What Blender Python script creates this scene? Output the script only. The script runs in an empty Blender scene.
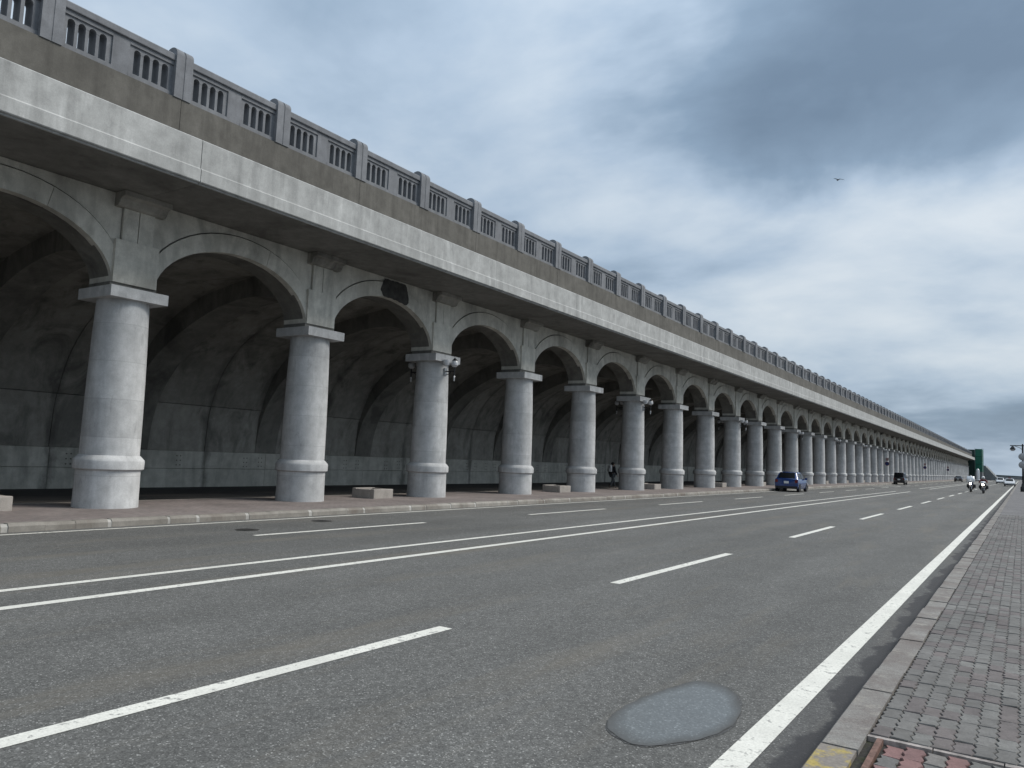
import bpy, bmesh, math, random
from mathutils import Vector, Matrix
R = math.radians
random.seed(7)
scene = bpy.context.scene
C = scene.collection

# ------------------------------------------------------------------ camera
cam_d = bpy.data.cameras.new('camera'); cam = bpy.data.objects.new('camera', cam_d); C.objects.link(cam)
yaw, pitch, roll, CAM_H = .587, .093, .042, 1.8
cf = Vector((-math.sin(yaw)*math.cos(pitch), math.cos(yaw)*math.cos(pitch), math.sin(pitch)))
cr = Vector((math.cos(yaw), math.sin(yaw), 0)); cu = cr.cross(cf)
r2 = cr*math.cos(roll)+cu*math.sin(roll); u2 = -cr*math.sin(roll)+cu*math.cos(roll)
M = Matrix((r2, u2, -cf)).transposed().to_4x4(); M.translation = (0, 0, CAM_H)
cam.matrix_world = M
cam_d.sensor_width = 36; cam_d.lens = 769/1024*36
cam_d.clip_start = .05; cam_d.clip_end = 30000
scene.camera = cam
scene.render.resolution_x, scene.render.resolution_y = 1024, 768

# ------------------------------------------------------------------ world: NISHITA sky under broken overcast
SUN_EL, SUN_AZ = R(44), R(46)          # azimuth measured from +Y (road direction) towards +X (sea side)
world = bpy.data.worlds.new('World'); scene.world = world; world.use_nodes = True
nt = world.node_tree; nt.nodes.clear()
def wn(t, **k):
    n = nt.nodes.new(t)
    for a, b in k.items(): setattr(n, a, b)
    return n
def wmath(op, a, b=None, c=None, clamp=False):
    n = wn('ShaderNodeMath', operation=op, use_clamp=clamp)
    for i, v in enumerate((a, b, c)):
        if v is None: continue
        if isinstance(v, (int, float)): n.inputs[i].default_value = v
        else: nt.links.new(v, n.inputs[i])
    return n.outputs[0]
def wramp(fac, stops, interp='EASE'):
    n = wn('ShaderNodeValToRGB'); n.color_ramp.interpolation = interp
    e = n.color_ramp.elements
    while len(e) < len(stops): e.new(.5)
    for x, (p, c) in zip(e, stops): x.position = p; x.color = (*c, 1) if len(c) == 3 else c
    nt.links.new(fac, n.inputs[0]); return n.outputs[0]
tc = wn('ShaderNodeTexCoord'); sep = wn('ShaderNodeSeparateXYZ'); nt.links.new(tc.outputs['Generated'], sep.inputs[0])
dx, dy, dz = sep.outputs
dzc = wmath('MAXIMUM', dz, 0.0)
den = wmath('ADD', dzc, .20)
cu_, cv_ = wmath('DIVIDE', dx, den), wmath('DIVIDE', dy, den)
comb = wn('ShaderNodeCombineXYZ'); nt.links.new(cu_, comb.inputs[0]); nt.links.new(cv_, comb.inputs[1])
def wnoise(scale, detail, rough, vec, dist=0, off=(0, 0, 0), sc=(1, 1, 1)):
    m = wn('ShaderNodeMapping'); m.inputs['Location'].default_value = off; m.inputs['Scale'].default_value = sc
    m.inputs['Rotation'].default_value = (0, 0, R(-18))
    nt.links.new(vec, m.inputs[0])
    n = wn('ShaderNodeTexNoise'); n.inputs['Scale'].default_value = scale; n.inputs['Detail'].default_value = detail
    n.inputs['Roughness'].default_value = rough; n.inputs['Distortion'].default_value = dist
    nt.links.new(m.outputs[0], n.inputs['Vector']); return n.outputs[0]
big = wnoise(.5, 3, .45, comb.outputs[0], .3, (3.1, 1.7, 0), (1, .8, 1))
mid = wnoise(1.5, 6, .52, comb.outputs[0], .25, (8.3, 4.6, 0), (.9, .85, 1))
fine = wnoise(3.6, 6, .55, comb.outputs[0], .2, (1.3, 9.1, 0), (.85, 1, 1))
# the one heavy cloud bank: an ellipse on the cloud deck, edges torn by the noise
CB = (-.06, 1.40)
ex = wmath('MULTIPLY', wmath('SUBTRACT', cu_, CB[0]), 1.05); ey = wmath('MULTIPLY', wmath('SUBTRACT', cv_, CB[1]), 1.35)
dist = wmath('SQRT', wmath('ADD', wmath('MULTIPLY', ex, ex), wmath('MULTIPLY', ey, ey)))
dist = wmath('ADD', dist, wmath('MULTIPLY', wmath('SUBTRACT', mid, .5), .9))
bank = wramp(dist, [(.25, (1, 1, 1)), (.86, (0, 0, 0))])
tone = wmath('ADD', wmath('MULTIPLY', big, .45), wmath('ADD', wmath('MULTIPLY', mid, .66), wmath('MULTIPLY', fine, .20)))
tone = wmath('MULTIPLY_ADD', wmath('SUBTRACT', tone, .645), 1.1, .68)
tone = wmath('SUBTRACT', tone, wmath('MULTIPLY', bank, .29))
hz = wmath('MULTIPLY', wmath('SUBTRACT', 1.0, wmath('MULTIPLY', dzc, 5.5), clamp=True), .21)   # heavier, bluer deck far off
tone = wmath('SUBTRACT', tone, hz)
cloud = wramp(tone, [(.28, (.15, .215, .30)), (.46, (.235, .325, .435)), (.60, (.40, .50, .62)), (.71, (.54, .625, .715)), (.82, (.66, .725, .785))], 'LINEAR')
zen = wmath('ADD', 1.0, wmath('MULTIPLY', wmath('MULTIPLY', dzc, dzc), .9))      # an overcast deck is brighter overhead
sky = wn('ShaderNodeTexSky', sky_type='NISHITA'); sky.sun_disc = False
sky.sun_elevation = SUN_EL; sky.sun_rotation = SUN_AZ; sky.air_density = 1.2; sky.dust_density = 2.0
cm = wn('ShaderNodeVectorMath', operation='SCALE'); nt.links.new(cloud, cm.inputs[0]); nt.links.new(wmath('MULTIPLY', zen, 4.4), cm.inputs[3])
mix = wn('ShaderNodeMix', data_type='RGBA'); mix.inputs['Factor'].default_value = .96
nt.links.new(sky.outputs[0], mix.inputs['A']); nt.links.new(cm.outputs[0], mix.inputs['B'])
bg = wn('ShaderNodeBackground'); bg.inputs[1].default_value = .10
out = wn('ShaderNodeOutputWorld')
nt.links.new(mix.outputs['Result'], bg.inputs[0]); nt.links.new(bg.outputs[0], out.inputs[0])

# ------------------------------------------------------------------ sun behind the cloud
sd = bpy.data.lights.new('sun', 'SUN'); sun = bpy.data.objects.new('sun', sd); C.objects.link(sun)
sd.energy = 1.5; sd.angle = R(28); sd.color = (1, .945, .87)
sdir = Vector((math.sin(SUN_AZ)*math.cos(SUN_EL), math.cos(SUN_AZ)*math.cos(SUN_EL), math.sin(SUN_EL)))
sun.rotation_euler = sdir.to_track_quat('Z', 'Y').to_euler(); sun.location = (30, 20, 60)
vs = scene.view_settings
vs.view_transform = 'Standard'; vs.look = 'None'; vs.exposure = 1.15; vs.gamma = 1; vs.use_curve_mapping = False

# ------------------------------------------------------------------ material helpers
class NT:
    def __init__(s, name):
        s.m = bpy.data.materials.new(name); s.m.use_nodes = True; s.t = s.m.node_tree; s.t.nodes.clear()
        s.o = s.n('ShaderNodeOutputMaterial'); s.b = s.n('ShaderNodeBsdfPrincipled'); s.l(s.b.outputs[0], s.o.inputs[0])
        s.geo = s.n('ShaderNodeNewGeometry'); s.pos = s.geo.outputs['Position']
    def n(s, t, **k):
        n = s.t.nodes.new(t)
        for a, b in k.items(): setattr(n, a, b)
        return n
    def l(s, a, b): s.t.links.new(a, b)
    def mth(s, op, a, b=None, c=None, clamp=False):
        n = s.n('ShaderNodeMath', operation=op, use_clamp=clamp)
        for i, v in enumerate((a, b, c)):
            if v is None: continue
            if isinstance(v, (int, float)): n.inputs[i].default_value = v
            else: s.l(v, n.inputs[i])
        return n.outputs[0]
    def noise(s, scale, detail=4, rough=.55, sc=(1, 1, 1), off=(0, 0, 0), dist=0, vec=None):
        m = s.n('ShaderNodeMapping'); m.inputs['Scale'].default_value = sc; m.inputs['Location'].default_value = off
        s.l(vec or s.pos, m.inputs[0])
        n = s.n('ShaderNodeTexNoise'); n.inputs['Scale'].default_value = scale; n.inputs['Detail'].default_value = detail
        n.inputs['Roughness'].default_value = rough; n.inputs['Distortion'].default_value = dist
        s.l(m.outputs[0], n.inputs['Vector']); return n.outputs[0]
    def ramp(s, fac, stops, interp='LINEAR'):
        n = s.n('ShaderNodeValToRGB'); n.color_ramp.interpolation = interp; e = n.color_ramp.elements
        while len(e) < len(stops): e.new(.5)
        for x, (p, c) in zip(e, stops):
            x.position = p; x.color = (c, c, c, 1) if isinstance(c, (int, float)) else (*c, 1)
        s.l(fac, n.inputs[0]); return n.outputs[0]
    def mix(s, f, a, b, mode='MIX'):
        n = s.n('ShaderNodeMix', data_type='RGBA', blend_type=mode, clamp_factor=True)
        for i, v in ((n.inputs['Factor'], f), (n.inputs['A'], a), (n.inputs['B'], b)):
            if isinstance(v, (int, float)): i.default_value = v if i.type == 'VALUE' else (v, v, v, 1)
            elif isinstance(v, tuple): i.default_value = (*v, 1)
            else: s.l(v, i)
        return n.outputs['Result']
    def bump(s, h, strength=.3, dist=.01):
        n = s.n('ShaderNodeBump'); n.inputs['Strength'].default_value = strength; n.inputs['Distance'].default_value = dist
        s.l(h, n.inputs['Height']); s.l(n.outputs[0], s.b.inputs['Normal'])
    def fin(s, col=None, rough=.8, metal=0, spec=.3):
        if col is not None:
            if isinstance(col, tuple): s.b.inputs['Base Color'].default_value = (*col, 1)
            else: s.l(col, s.b.inputs['Base Color'])
        if isinstance(rough, (int, float)): s.b.inputs['Roughness'].default_value = rough
        else: s.l(rough, s.b.inputs['Roughness'])
        s.b.inputs['Metallic'].default_value = metal
        s.b.inputs['Specular IOR Level'].default_value = spec
        return s.m
MATS = {}
def concrete(name, base, dark, streak=.5, patch=.5, stain=None, joints=None, pale=None, bump=.25, seep=None):
    """weathered concrete in world coordinates: large patches, vertical run-off streaks, pores, optional stains and form joints"""
    s = NT(name)
    n1 = s.noise(.55, 6, .6, dist=.6); n2 = s.noise(3.2, 7, .62, off=(4, 2, 1)); n3 = s.noise(38, 4, .6)
    st = s.noise(3.4, 5, .6, sc=(1, 1, .09), off=(7, 3, 0))
    f = s.mth('MULTIPLY', s.ramp(n1, [(.36, 0), (.68, 1)]), patch)
    col = s.mix(f, base, dark)
    f2 = s.mth('MULTIPLY', s.ramp(st, [(.46, 0), (.74, 1)]), streak)
    col = s.mix(f2, col, dark)
    if pale:
        f4 = s.mth('MULTIPLY', s.ramp(s.noise(2.6, 6, .65, sc=(1, 1, .16), off=(1, 5, 3)), [(.55, 0), (.72, 1)]), pale)
        col = s.mix(f4, col, tuple(min(.75, c*1.45) for c in base))
    tone = s.ramp(n2, [(.25, .78), (.75, 1.16)])
    col = s.mix(1.0, col, tone, 'MULTIPLY')
    col = s.mix(1.0, col, s.ramp(n3, [(.3, .9), (.7, 1.08)]), 'MULTIPLY')
    if stain:
        f3 = s.mth('MULTIPLY', s.ramp(s.noise(.8, 7, .65, sc=(1, 1, .45), off=(2, 8, 5), dist=.8), [(.50, 0), (.66, 1)]), stain[1])
        col = s.mix(f3, col, stain[0])
    if joints:      # faint board-form lines across the height
        z = s.n('ShaderNodeSeparateXYZ'); s.l(s.pos, z.inputs[0])
        fr = s.mth('FRACT', s.mth('ADD', s.mth('DIVIDE', z.outputs[2], joints), s.mth('MULTIPLY', n2, .02)))
        ln = s.mth('LESS_THAN', fr, .018)
        col = s.mix(s.mth('MULTIPLY', ln, .45), col, dark)
        # each pour and each shaft sets to a slightly different tone
        cmb = s.n('ShaderNodeCombineXYZ'); s.l(s.mth('FLOOR', s.mth('DIVIDE', z.outputs[2], joints)), cmb.inputs[0])
        s.l(s.mth('FLOOR', s.mth('ADD', s.mth('DIVIDE', s.mth('SUBTRACT', z.outputs[1], 10.407), 6.1), .5)), cmb.inputs[1])
        wnz = s.n('ShaderNodeTexWhiteNoise', noise_dimensions='2D'); s.l(cmb.outputs[0], wnz.inputs['Vector'])
        col = s.mix(1.0, col, s.ramp(wnz.outputs['Value'], [(0, .90), (1, 1.07)]), 'MULTIPLY')
        # rain runs and scuffs with hard edges
        f5 = s.mth('MULTIPLY', s.ramp(s.noise(5.5, 7, .7, sc=(1, 1, .22), off=(11, 4, 2), dist=1.2), [(.60, 0), (.64, 1)]), .35)
        col = s.mix(f5, col, tuple(c*.8 for c in dark))
    if seep:        # water seeping from the joint in the middle of each bay
        q = s.n('ShaderNodeSeparateXYZ'); s.l(s.pos, q.inputs[0])
        fr = s.mth('FRACT', s.mth('DIVIDE', s.mth('SUBTRACT', q.outputs[1], 10.407), 6.1))
        dd = s.mth('MULTIPLY', s.mth('ABSOLUTE', s.mth('SUBTRACT', fr, .5)), 6.1)
        dd = s.mth('ADD', dd, s.mth('MULTIPLY', s.mth('SUBTRACT', s.noise(1.4, 6, .65, sc=(1, 1, .5), off=(6, 6, 1)), .5), .9))
        col = s.mix(s.mth('MULTIPLY', s.ramp(dd, [(.02, 1), (.24, 0)]), seep), col, (.035, .035, .033))
    s.bump(s.mth('ADD', s.mth('MULTIPLY', n2, .6), s.mth('MULTIPLY', n3, .4)), bump, .012)
    m = s.fin(col, .86, spec=.25); MATS[name] = m; return m
def plain(name, col, rough=.6, metal=0, spec=.4, var=.12, scale=6, coat=0):
    s = NT(name); n = s.noise(scale, 4, .6)
    c = s.mix(1.0, col, s.ramp(n, [(.3, 1-var), (.7, 1+var)]), 'MULTIPLY')
    m = s.fin(c, rough, metal, spec)
    if coat: s.b.inputs['Coat Weight'].default_value = coat; s.b.inputs['Coat Roughness'].default_value = .05
    MATS[name] = m; return m

concrete('column_concrete', (.50, .508, .508), (.275, .28, .282), .46, .45, joints=.92, pale=.35)
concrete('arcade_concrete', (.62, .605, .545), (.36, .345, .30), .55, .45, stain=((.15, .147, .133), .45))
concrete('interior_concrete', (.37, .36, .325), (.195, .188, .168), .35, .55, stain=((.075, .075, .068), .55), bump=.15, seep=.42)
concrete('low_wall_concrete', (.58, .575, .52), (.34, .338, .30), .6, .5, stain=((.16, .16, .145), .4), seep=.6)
concrete('vault_shade_concrete', (.31, .30, .27), (.155, .149, .132), .35, .65, stain=((.045, .044, .04), .6), bump=.15, seep=.35)  # upper shell coloured darker than the lower to paint in the crown shade
concrete('rib_shade_concrete', (.225, .219, .197), (.11, .106, .095), .35, .6, stain=((.05, .05, .046), .55), bump=.15)  # darker than the shell: shade of the rib faces put into the colour
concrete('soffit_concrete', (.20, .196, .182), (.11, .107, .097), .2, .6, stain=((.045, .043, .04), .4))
concrete('underside_shade_concrete', (.20, .195, .176), (.10, .097, .087), .4, .6, stain=((.05, .048, .044), .5))  # arch undersides and imposts: their shade is painted into this darker concrete
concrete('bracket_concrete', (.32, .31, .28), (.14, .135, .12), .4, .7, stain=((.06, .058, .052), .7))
concrete('fascia_concrete', (.41, .418, .41), (.235, .24, .235), .68, .45, pale=.5)
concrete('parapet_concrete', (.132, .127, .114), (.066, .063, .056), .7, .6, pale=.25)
concrete('balustrade_concrete', (.195, .204, .218), (.11, .116, .126), .4, .45, pale=.3)
concrete('kerb_concrete', (.31, .295, .265), (.17, .155, .135), .3, .8, stain=((.13, .105, .088), .7))
concrete('planter_stone', (.36, .335, .305), (.21, .19, .175), .3, .5)
concrete('outer_concrete', (.25, .25, .24), (.12, .12, .11), .5, .5)
concrete('mortar', (.42, .41, .38), (.25, .24, .22), .1, .5)
concrete('far_concrete', (.2, .21, .215), (.12, .125, .13), .3, .5)
plain('black_metal', (.018, .018, .02), .45, .3)
plain('grey_metal', (.28, .29, .30), .4, .7)
plain('rust_metal', (.16, .095, .075), .7, .4, var=.4, scale=30)
plain('strip_stone', (.25, .225, .21), .85, var=.55, scale=14)
plain('glass_white', (.50, .51, .52), .12, spec=.6, var=.02)
plain('tyre', (.02, .02, .021), .8)
plain('rim', (.42, .43, .45), .35, .8)
plain('blue_paint', (.003, .034, .155), .25, .1, .5, .06, 2, coat=.8)
plain('black_paint', (.008, .008, .010), .22, .1, .5, .05, 2, coat=1)
plain('white_paint', (.52, .53, .54), .28, 0, .5, .03, 2, coat=.6)
plain('car_glass', (.006, .007, .008), .25, 0, .12, .02)
plain('plate_white', (.68, .69, .69), .5, var=.03)
plain('red_light', (.12, .008, .01), .2)
plain('clear_light', (.62, .63, .64), .12)
plain('dark_plastic', (.02, .02, .022), .6)
plain('skin', (.42, .27, .2), .6, var=.08)
plain('cloth_dark', (.016, .017, .02), .9, var=.2)
plain('cloth_grey', (.07, .075, .08), .9, var=.2)
plain('cloth_navy', (.03, .045, .085), .85, var=.2)
plain('cloth_maroon', (.11, .02, .025), .85, var=.2)
plain('bag_white', (.52, .53, .52), .85, var=.15)
plain('shoe', (.03, .03, .03), .7)
plain('leather', (.02, .018, .017), .55)
plain('hair', (.012, .01, .009), .7)
plain('helmet_white', (.7, .7, .7), .25)
plain('bike_silver', (.45, .46, .48), .3, .6)
plain('screen_plastic', (.62, .65, .68), .15, spec=.6)
plain('sign_blue', (.015, .03, .11), .5)
plain('sign_red', (.2, .02, .03), .5)
plain('sign_faded', (.26, .17, .17), .6)
plain('sign_back', (.30, .31, .32), .5, .4)
plain('net_green', (.012, .105, .07), .85, var=.35, scale=.5)
plain('net_shaded', (.012, .03, .026), .9, var=.3, scale=.5)  # shaded copy of the net colour, darkness painted in
plain('gull_white', (.2, .2, .2), .9)
plain('gull_grey', (.04, .045, .05), .9)
plain('soot', (.05, .049, .046), .95, var=.4, scale=5)
plain('iron', (.06, .058, .055), .6, .5, var=.3, scale=30)
plain('distant_land', (.045, .06, .062), .95, var=.3, scale=.02)

def emission(name, col, st):
    s = NT(name); s.fin(col, .3); s.b.inputs['Emission Color'].default_value = (*col, 1); s.b.inputs['Emission Strength'].default_value = st
    MATS[name] = s.m
emission('headlight_on', (1, .93, .82), 6)

def asphalt(name, base, wetx=None):
    s = NT(name)
    v = s.n('ShaderNodeTexVoronoi'); v.inputs['Scale'].default_value = 105; s.l(s.pos, v.inputs['Vector'])
    sepc = s.n('ShaderNodeSeparateColor'); s.l(v.outputs['Color'], sepc.inputs[0])
    agg = s.ramp(sepc.outputs[0], [(0, .60), (.5, .95), (.88, 1.14), (.955, 1.7), (1, 2.9)])
    v2 = s.n('ShaderNodeTexVoronoi'); v2.inputs['Scale'].default_value = 26; s.l(s.pos, v2.inputs['Vector'])
    sp2 = s.n('ShaderNodeSeparateColor'); s.l(v2.outputs['Color'], sp2.inputs[0])
    agg2 = s.ramp(sp2.outputs[1], [(0, .85), (1, 1.17)])
    n1 = s.noise(.22, 6, .6, sc=(1, .35, 1), dist=.4); n2 = s.noise(1.6, 6, .6, sc=(1, .5, 1)); n3 = s.noise(9, 4, .6)
    col = s.mix(1.0, base, agg, 'MULTIPLY'); col = s.mix(1.0, col, agg2, 'MULTIPLY')
    col = s.mix(1.0, col, s.ramp(n1, [(.3, .84), (.7, 1.13)]), 'MULTIPLY')
    col = s.mix(1.0, col, s.ramp(n2, [(.3, .9), (.7, 1.08)]), 'MULTIPLY')
    # wheel tracks, oil line and brown dust bands along the lanes
    sx = s.n('ShaderNodeSeparateXYZ'); s.l(s.pos, sx.inputs[0]); X = sx.outputs[0]
    lane = s.mth('ADD', X, s.mth('MULTIPLY', s.mth('SUBTRACT', n2, .5), .35))
    w = s.n('ShaderNodeMath', operation='SINE'); s.l(s.mth('MULTIPLY', lane, 3.6), w.inputs[0])
    col = s.mix(1.0, col, s.ramp(s.mth('MULTIPLY_ADD', w.outputs[0], .5, .5), [(0, .945), (1, 1.045)]), 'MULTIPLY')
    dust = s.mth('MULTIPLY', s.ramp(s.noise(.9, 6, .65, sc=(1.4, .16, 1), off=(3, 3, 0)), [(.52, 0), (.70, 1)]), .38)
    col = s.mix(dust, col, (.155, .135, .105))
    crk = s.n('ShaderNodeTexVoronoi', feature='DISTANCE_TO_EDGE'); crk.inputs['Scale'].default_value = .16; s.l(s.mix(.12, s.pos, s.n('ShaderNodeTexNoise').outputs['Color'], 'ADD'), crk.inputs['Vector'])
    col = s.mix(s.mth('MULTIPLY', s.ramp(crk.outputs['Distance'], [(.0, 1), (.0035, 0)]), .12), col, (.04, .04, .04))
    blot = s.ramp(s.noise(.75, 4, .5, sc=(.8, .32, 1), off=(5, 1, 0)), [(.70, 0), (.76, 1)])
    col = s.mix(s.mth('MULTIPLY', blot, .35), col, (.05, .05, .05))
    rough = .88
    if wetx is not None:
        d = s.mth('SUBTRACT', X, wetx)      # distance from kerb foot, negative on the road
        edge = s.mth('ADD', d, s.mth('MULTIPLY', s.mth('SUBTRACT', s.noise(1.25, 5, .6, sc=(1, .8, 1), off=(9, 0, 0)), .5), .72))
        wet = s.ramp(s.mth('ADD', edge, .6), [(.40, 0), (.44, 1)])
        near = s.ramp(s.mth('ADD', d, .6), [(.10, 0), (.2, .75), (.42, 1)])
        damp = s.ramp(s.mth('ADD', d, .5), [(.0, 0), (.10, 1)])
        col = s.mix(s.mth('MULTIPLY', damp, .35), col, (.055, .055, .057))
        col = s.mix(s.mth('MULTIPLY', s.mth('MULTIPLY', wet, near), .8), col, (.028, .028, .031))
    s.bump(s.mth('ADD', s.mth('MULTIPLY', sepc.outputs[0], .7), n3), .35, .006)
    m = s.fin(col, rough, spec=.3); MATS[name] = m; return m
asphalt('asphalt', (.101, .1005, .0955), -1.07)
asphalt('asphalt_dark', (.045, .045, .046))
def paint(name):
    s = NT(name)
    n = s.noise(14, 7, .7); n2 = s.noise(1.3, 5, .6); n3 = s.noise(60, 3, .6)
    wear = s.ramp(s.mth('ADD', n, s.mth('MULTIPLY', s.mth('SUBTRACT', n2, .5), .35)), [(.57, 0), (.66, 1)])
    c = s.mix(1.0, (.63, .62, .565), s.ramp(n2, [(.3, .86), (.7, 1.08)]), 'MULTIPLY')
    c = s.mix(1.0, c, s.ramp(n3, [(.3, .82), (.6, 1.04)]), 'MULTIPLY')
    c = s.mix(s.mth('MULTIPLY', wear, .8), c, (.12, .12, .118))
    s.bump(n3, .25, .004); MATS[name] = s.fin(c, .75, spec=.3)
paint('road_paint')
def brick_sheet(name, a, b, mortar, bw, bh):
    s = NT(name)
    t = s.n('ShaderNodeTexBrick'); s.l(s.pos, t.inputs['Vector'])
    t.inputs['Color1'].default_value = (*a, 1); t.inputs['Color2'].default_value = (*b, 1); t.inputs['Mortar'].default_value = (*mortar, 1)
    t.inputs['Scale'].default_value = 1; t.inputs['Brick Width'].default_value = bw; t.inputs['Row Height'].default_value = bh
    t.inputs['Mortar Size'].default_value = .006; t.inputs['Bias'].default_value = 0
    n = s.noise(.7, 6, .65); n2 = s.noise(6, 5, .6)
    c = s.mix(1.0, t.outputs[0], s.ramp(n, [(.3, .75), (.7, 1.2)]), 'MULTIPLY'); c = s.mix(1.0, c, s.ramp(n2, [(.3, .85), (.7, 1.12)]), 'MULTIPLY')
    MATS[name] = s.fin(c, .85, spec=.25)
brick_sheet('red_brick_pave', (.215, .182, .172), (.188, .166, .157), (.13, .118, .108), .225, .11)
brick_sheet('grey_brick_pave', (.13, .128, .128), (.15, .142, .143), (.07, .068, .066), .1125, .225)
def paver_mat(name, cols):
    s = NT(name); oi = s.n('ShaderNodeObjectInfo')
    at = s.n('ShaderNodeAttribute'); at.attribute_name = 'tone'
    r = s.mth('FRACT', s.mth('ADD', oi.outputs['Random'], at.outputs['Fac']))
    c = s.ramp(r, [(i/len(cols), x) for i, x in enumerate(cols)], 'CONSTANT')
    n = s.noise(9, 6, .65); n2 = s.noise(70, 4, .6); n1 = s.noise(.8, 5, .6)
    c = s.mix(1.0, c, s.ramp(n, [(.3, .82), (.7, 1.14)]), 'MULTIPLY'); c = s.mix(1.0, c, s.ramp(n2, [(.3, .82), (.7, 1.14)]), 'MULTIPLY')
    c = s.mix(1.0, c, s.ramp(n1, [(.3, .78), (.7, 1.15)]), 'MULTIPLY')
    c = s.mix(s.mth('MULTIPLY', s.ramp(s.noise(3.5, 6, .7, off=(2, 2, 2)), [(.54, 0), (.68, 1)]), .35), c, (.085, .08, .072))
    s.bump(n2, .4, .004); MATS[name] = s.fin(c, .85, spec=.25)
paver_mat('paver_grey', [(.130, .126, .120), (.148, .144, .137), (.138, .122, .118), (.16, .157, .149), (.130, .116, .113), (.142, .138, .132)])
paver_mat('paver_red', [(.20, .118, .112), (.145, .142, .135), (.185, .112, .108), (.17, .16, .15), (.215, .135, .13), (.125, .122, .118)])
def kerb_yellow():
    s = NT('kerb_yellow'); n = s.noise(9, 6, .7); n2 = s.noise(40, 4, .6)
    f = s.ramp(n, [(.50, 0), (.60, .85)])
    c = s.mix(f, (.20, .18, .16), (.36, .28, .08)); c = s.mix(1.0, c, s.ramp(n2, [(.3, .8), (.7, 1.15)]), 'MULTIPLY')
    MATS['kerb_yellow'] = s.fin(c, .85, spec=.25)
kerb_yellow()
def kerb_worn():
    s = NT('kerb_worn'); n = s.noise(2.2, 7, .7); n2 = s.noise(16, 6, .7); n3 = s.noise(75, 4, .65); n4 = s.noise(5, 6, .7, off=(3, 1, 2))
    c = s.mix(s.ramp(n, [(.38, 0), (.62, 1)]), (.215, .208, .194), (.15, .132, .122))
    c = s.mix(s.mth('MULTIPLY', s.ramp(n4, [(.55, 0), (.66, 1)]), .6), c, (.30, .285, .25))
    c = s.mix(s.mth('MULTIPLY', s.ramp(n2, [(.56, 0), (.70, 1)]), .6), c, (.085, .075, .066))
    c = s.mix(1.0, c, s.ramp(n3, [(.3, .72), (.7, 1.24)]), 'MULTIPLY')
    s.bump(s.mth('ADD', n2, s.mth('MULTIPLY', n3, .7)), .6, .008); MATS['kerb_worn'] = s.fin(c, .88, spec=.25)
kerb_worn()
def joint_sand():
    s = NT('joint_sand'); n = s.noise(3, 6, .7); n2 = s.noise(50, 4, .6)
    c = s.mix(s.ramp(n, [(.48, 0), (.62, 1)]), (.045, .043, .04), (.055, .062, .03)); c = s.mix(1.0, c, s.ramp(n2, [(.3, .6), (.7, 1.3)]), 'MULTIPLY')
    MATS['joint_sand'] = s.fin(c, .95, spec=.1)
joint_sand()
def water():
    s = NT('sea_water'); s.bump(s.noise(.35, 6, .6, sc=(1, .5, 1)), .35, .3)
    MATS['sea_water'] = s.fin((.02, .045, .06), .12, spec=.5)
water()
def puddle_mat():
    s = NT('puddle_water')
    n = s.noise(30, 5, .6); n2 = s.noise(3, 3, .5)
    v = s.n('ShaderNodeTexVoronoi'); v.inputs['Scale'].default_value = 85; s.l(s.pos, v.inputs['Vector'])
    sp = s.n('ShaderNodeSeparateColor'); s.l(v.outputs['Color'], sp.inputs[0])
    c = s.mix(1.0, (.122, .131, .132), s.ramp(sp.outputs[0], [(0, .8), (.84, 1.1), (.94, 1.5), (1, 2.0)]), 'MULTIPLY')
    at = s.n('ShaderNodeAttribute'); at.attribute_name = 'depth'; dp = s.mth('ADD', at.outputs['Fac'], s.mth('MULTIPLY', s.mth('SUBTRACT', n2, .5), .5), clamp=True)
    c = s.mix(dp, (.070, .070, .067), c); s.bump(sp.outputs[0], .05, .002)
    s.b.inputs['IOR'].default_value = 1.33
    MATS['puddle_water'] = s.fin(c, s.ramp(dp, [(0, .6), (.5, .4), (1, .28)]), spec=.6)
    s = NT('wet_asphalt'); v = s.n('ShaderNodeTexVoronoi'); v.inputs['Scale'].default_value = 85; s.l(s.pos, v.inputs['Vector'])
    sp = s.n('ShaderNodeSeparateColor'); s.l(v.outputs['Color'], sp.inputs[0])
    c = s.mix(1.0, (.062, .061, .059), s.ramp(sp.outputs[0], [(0, .7), (.8, 1.1), (1, 2.2)]), 'MULTIPLY')
    MATS['wet_asphalt'] = s.fin(c, .6, spec=.3)
puddle_mat()

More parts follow.
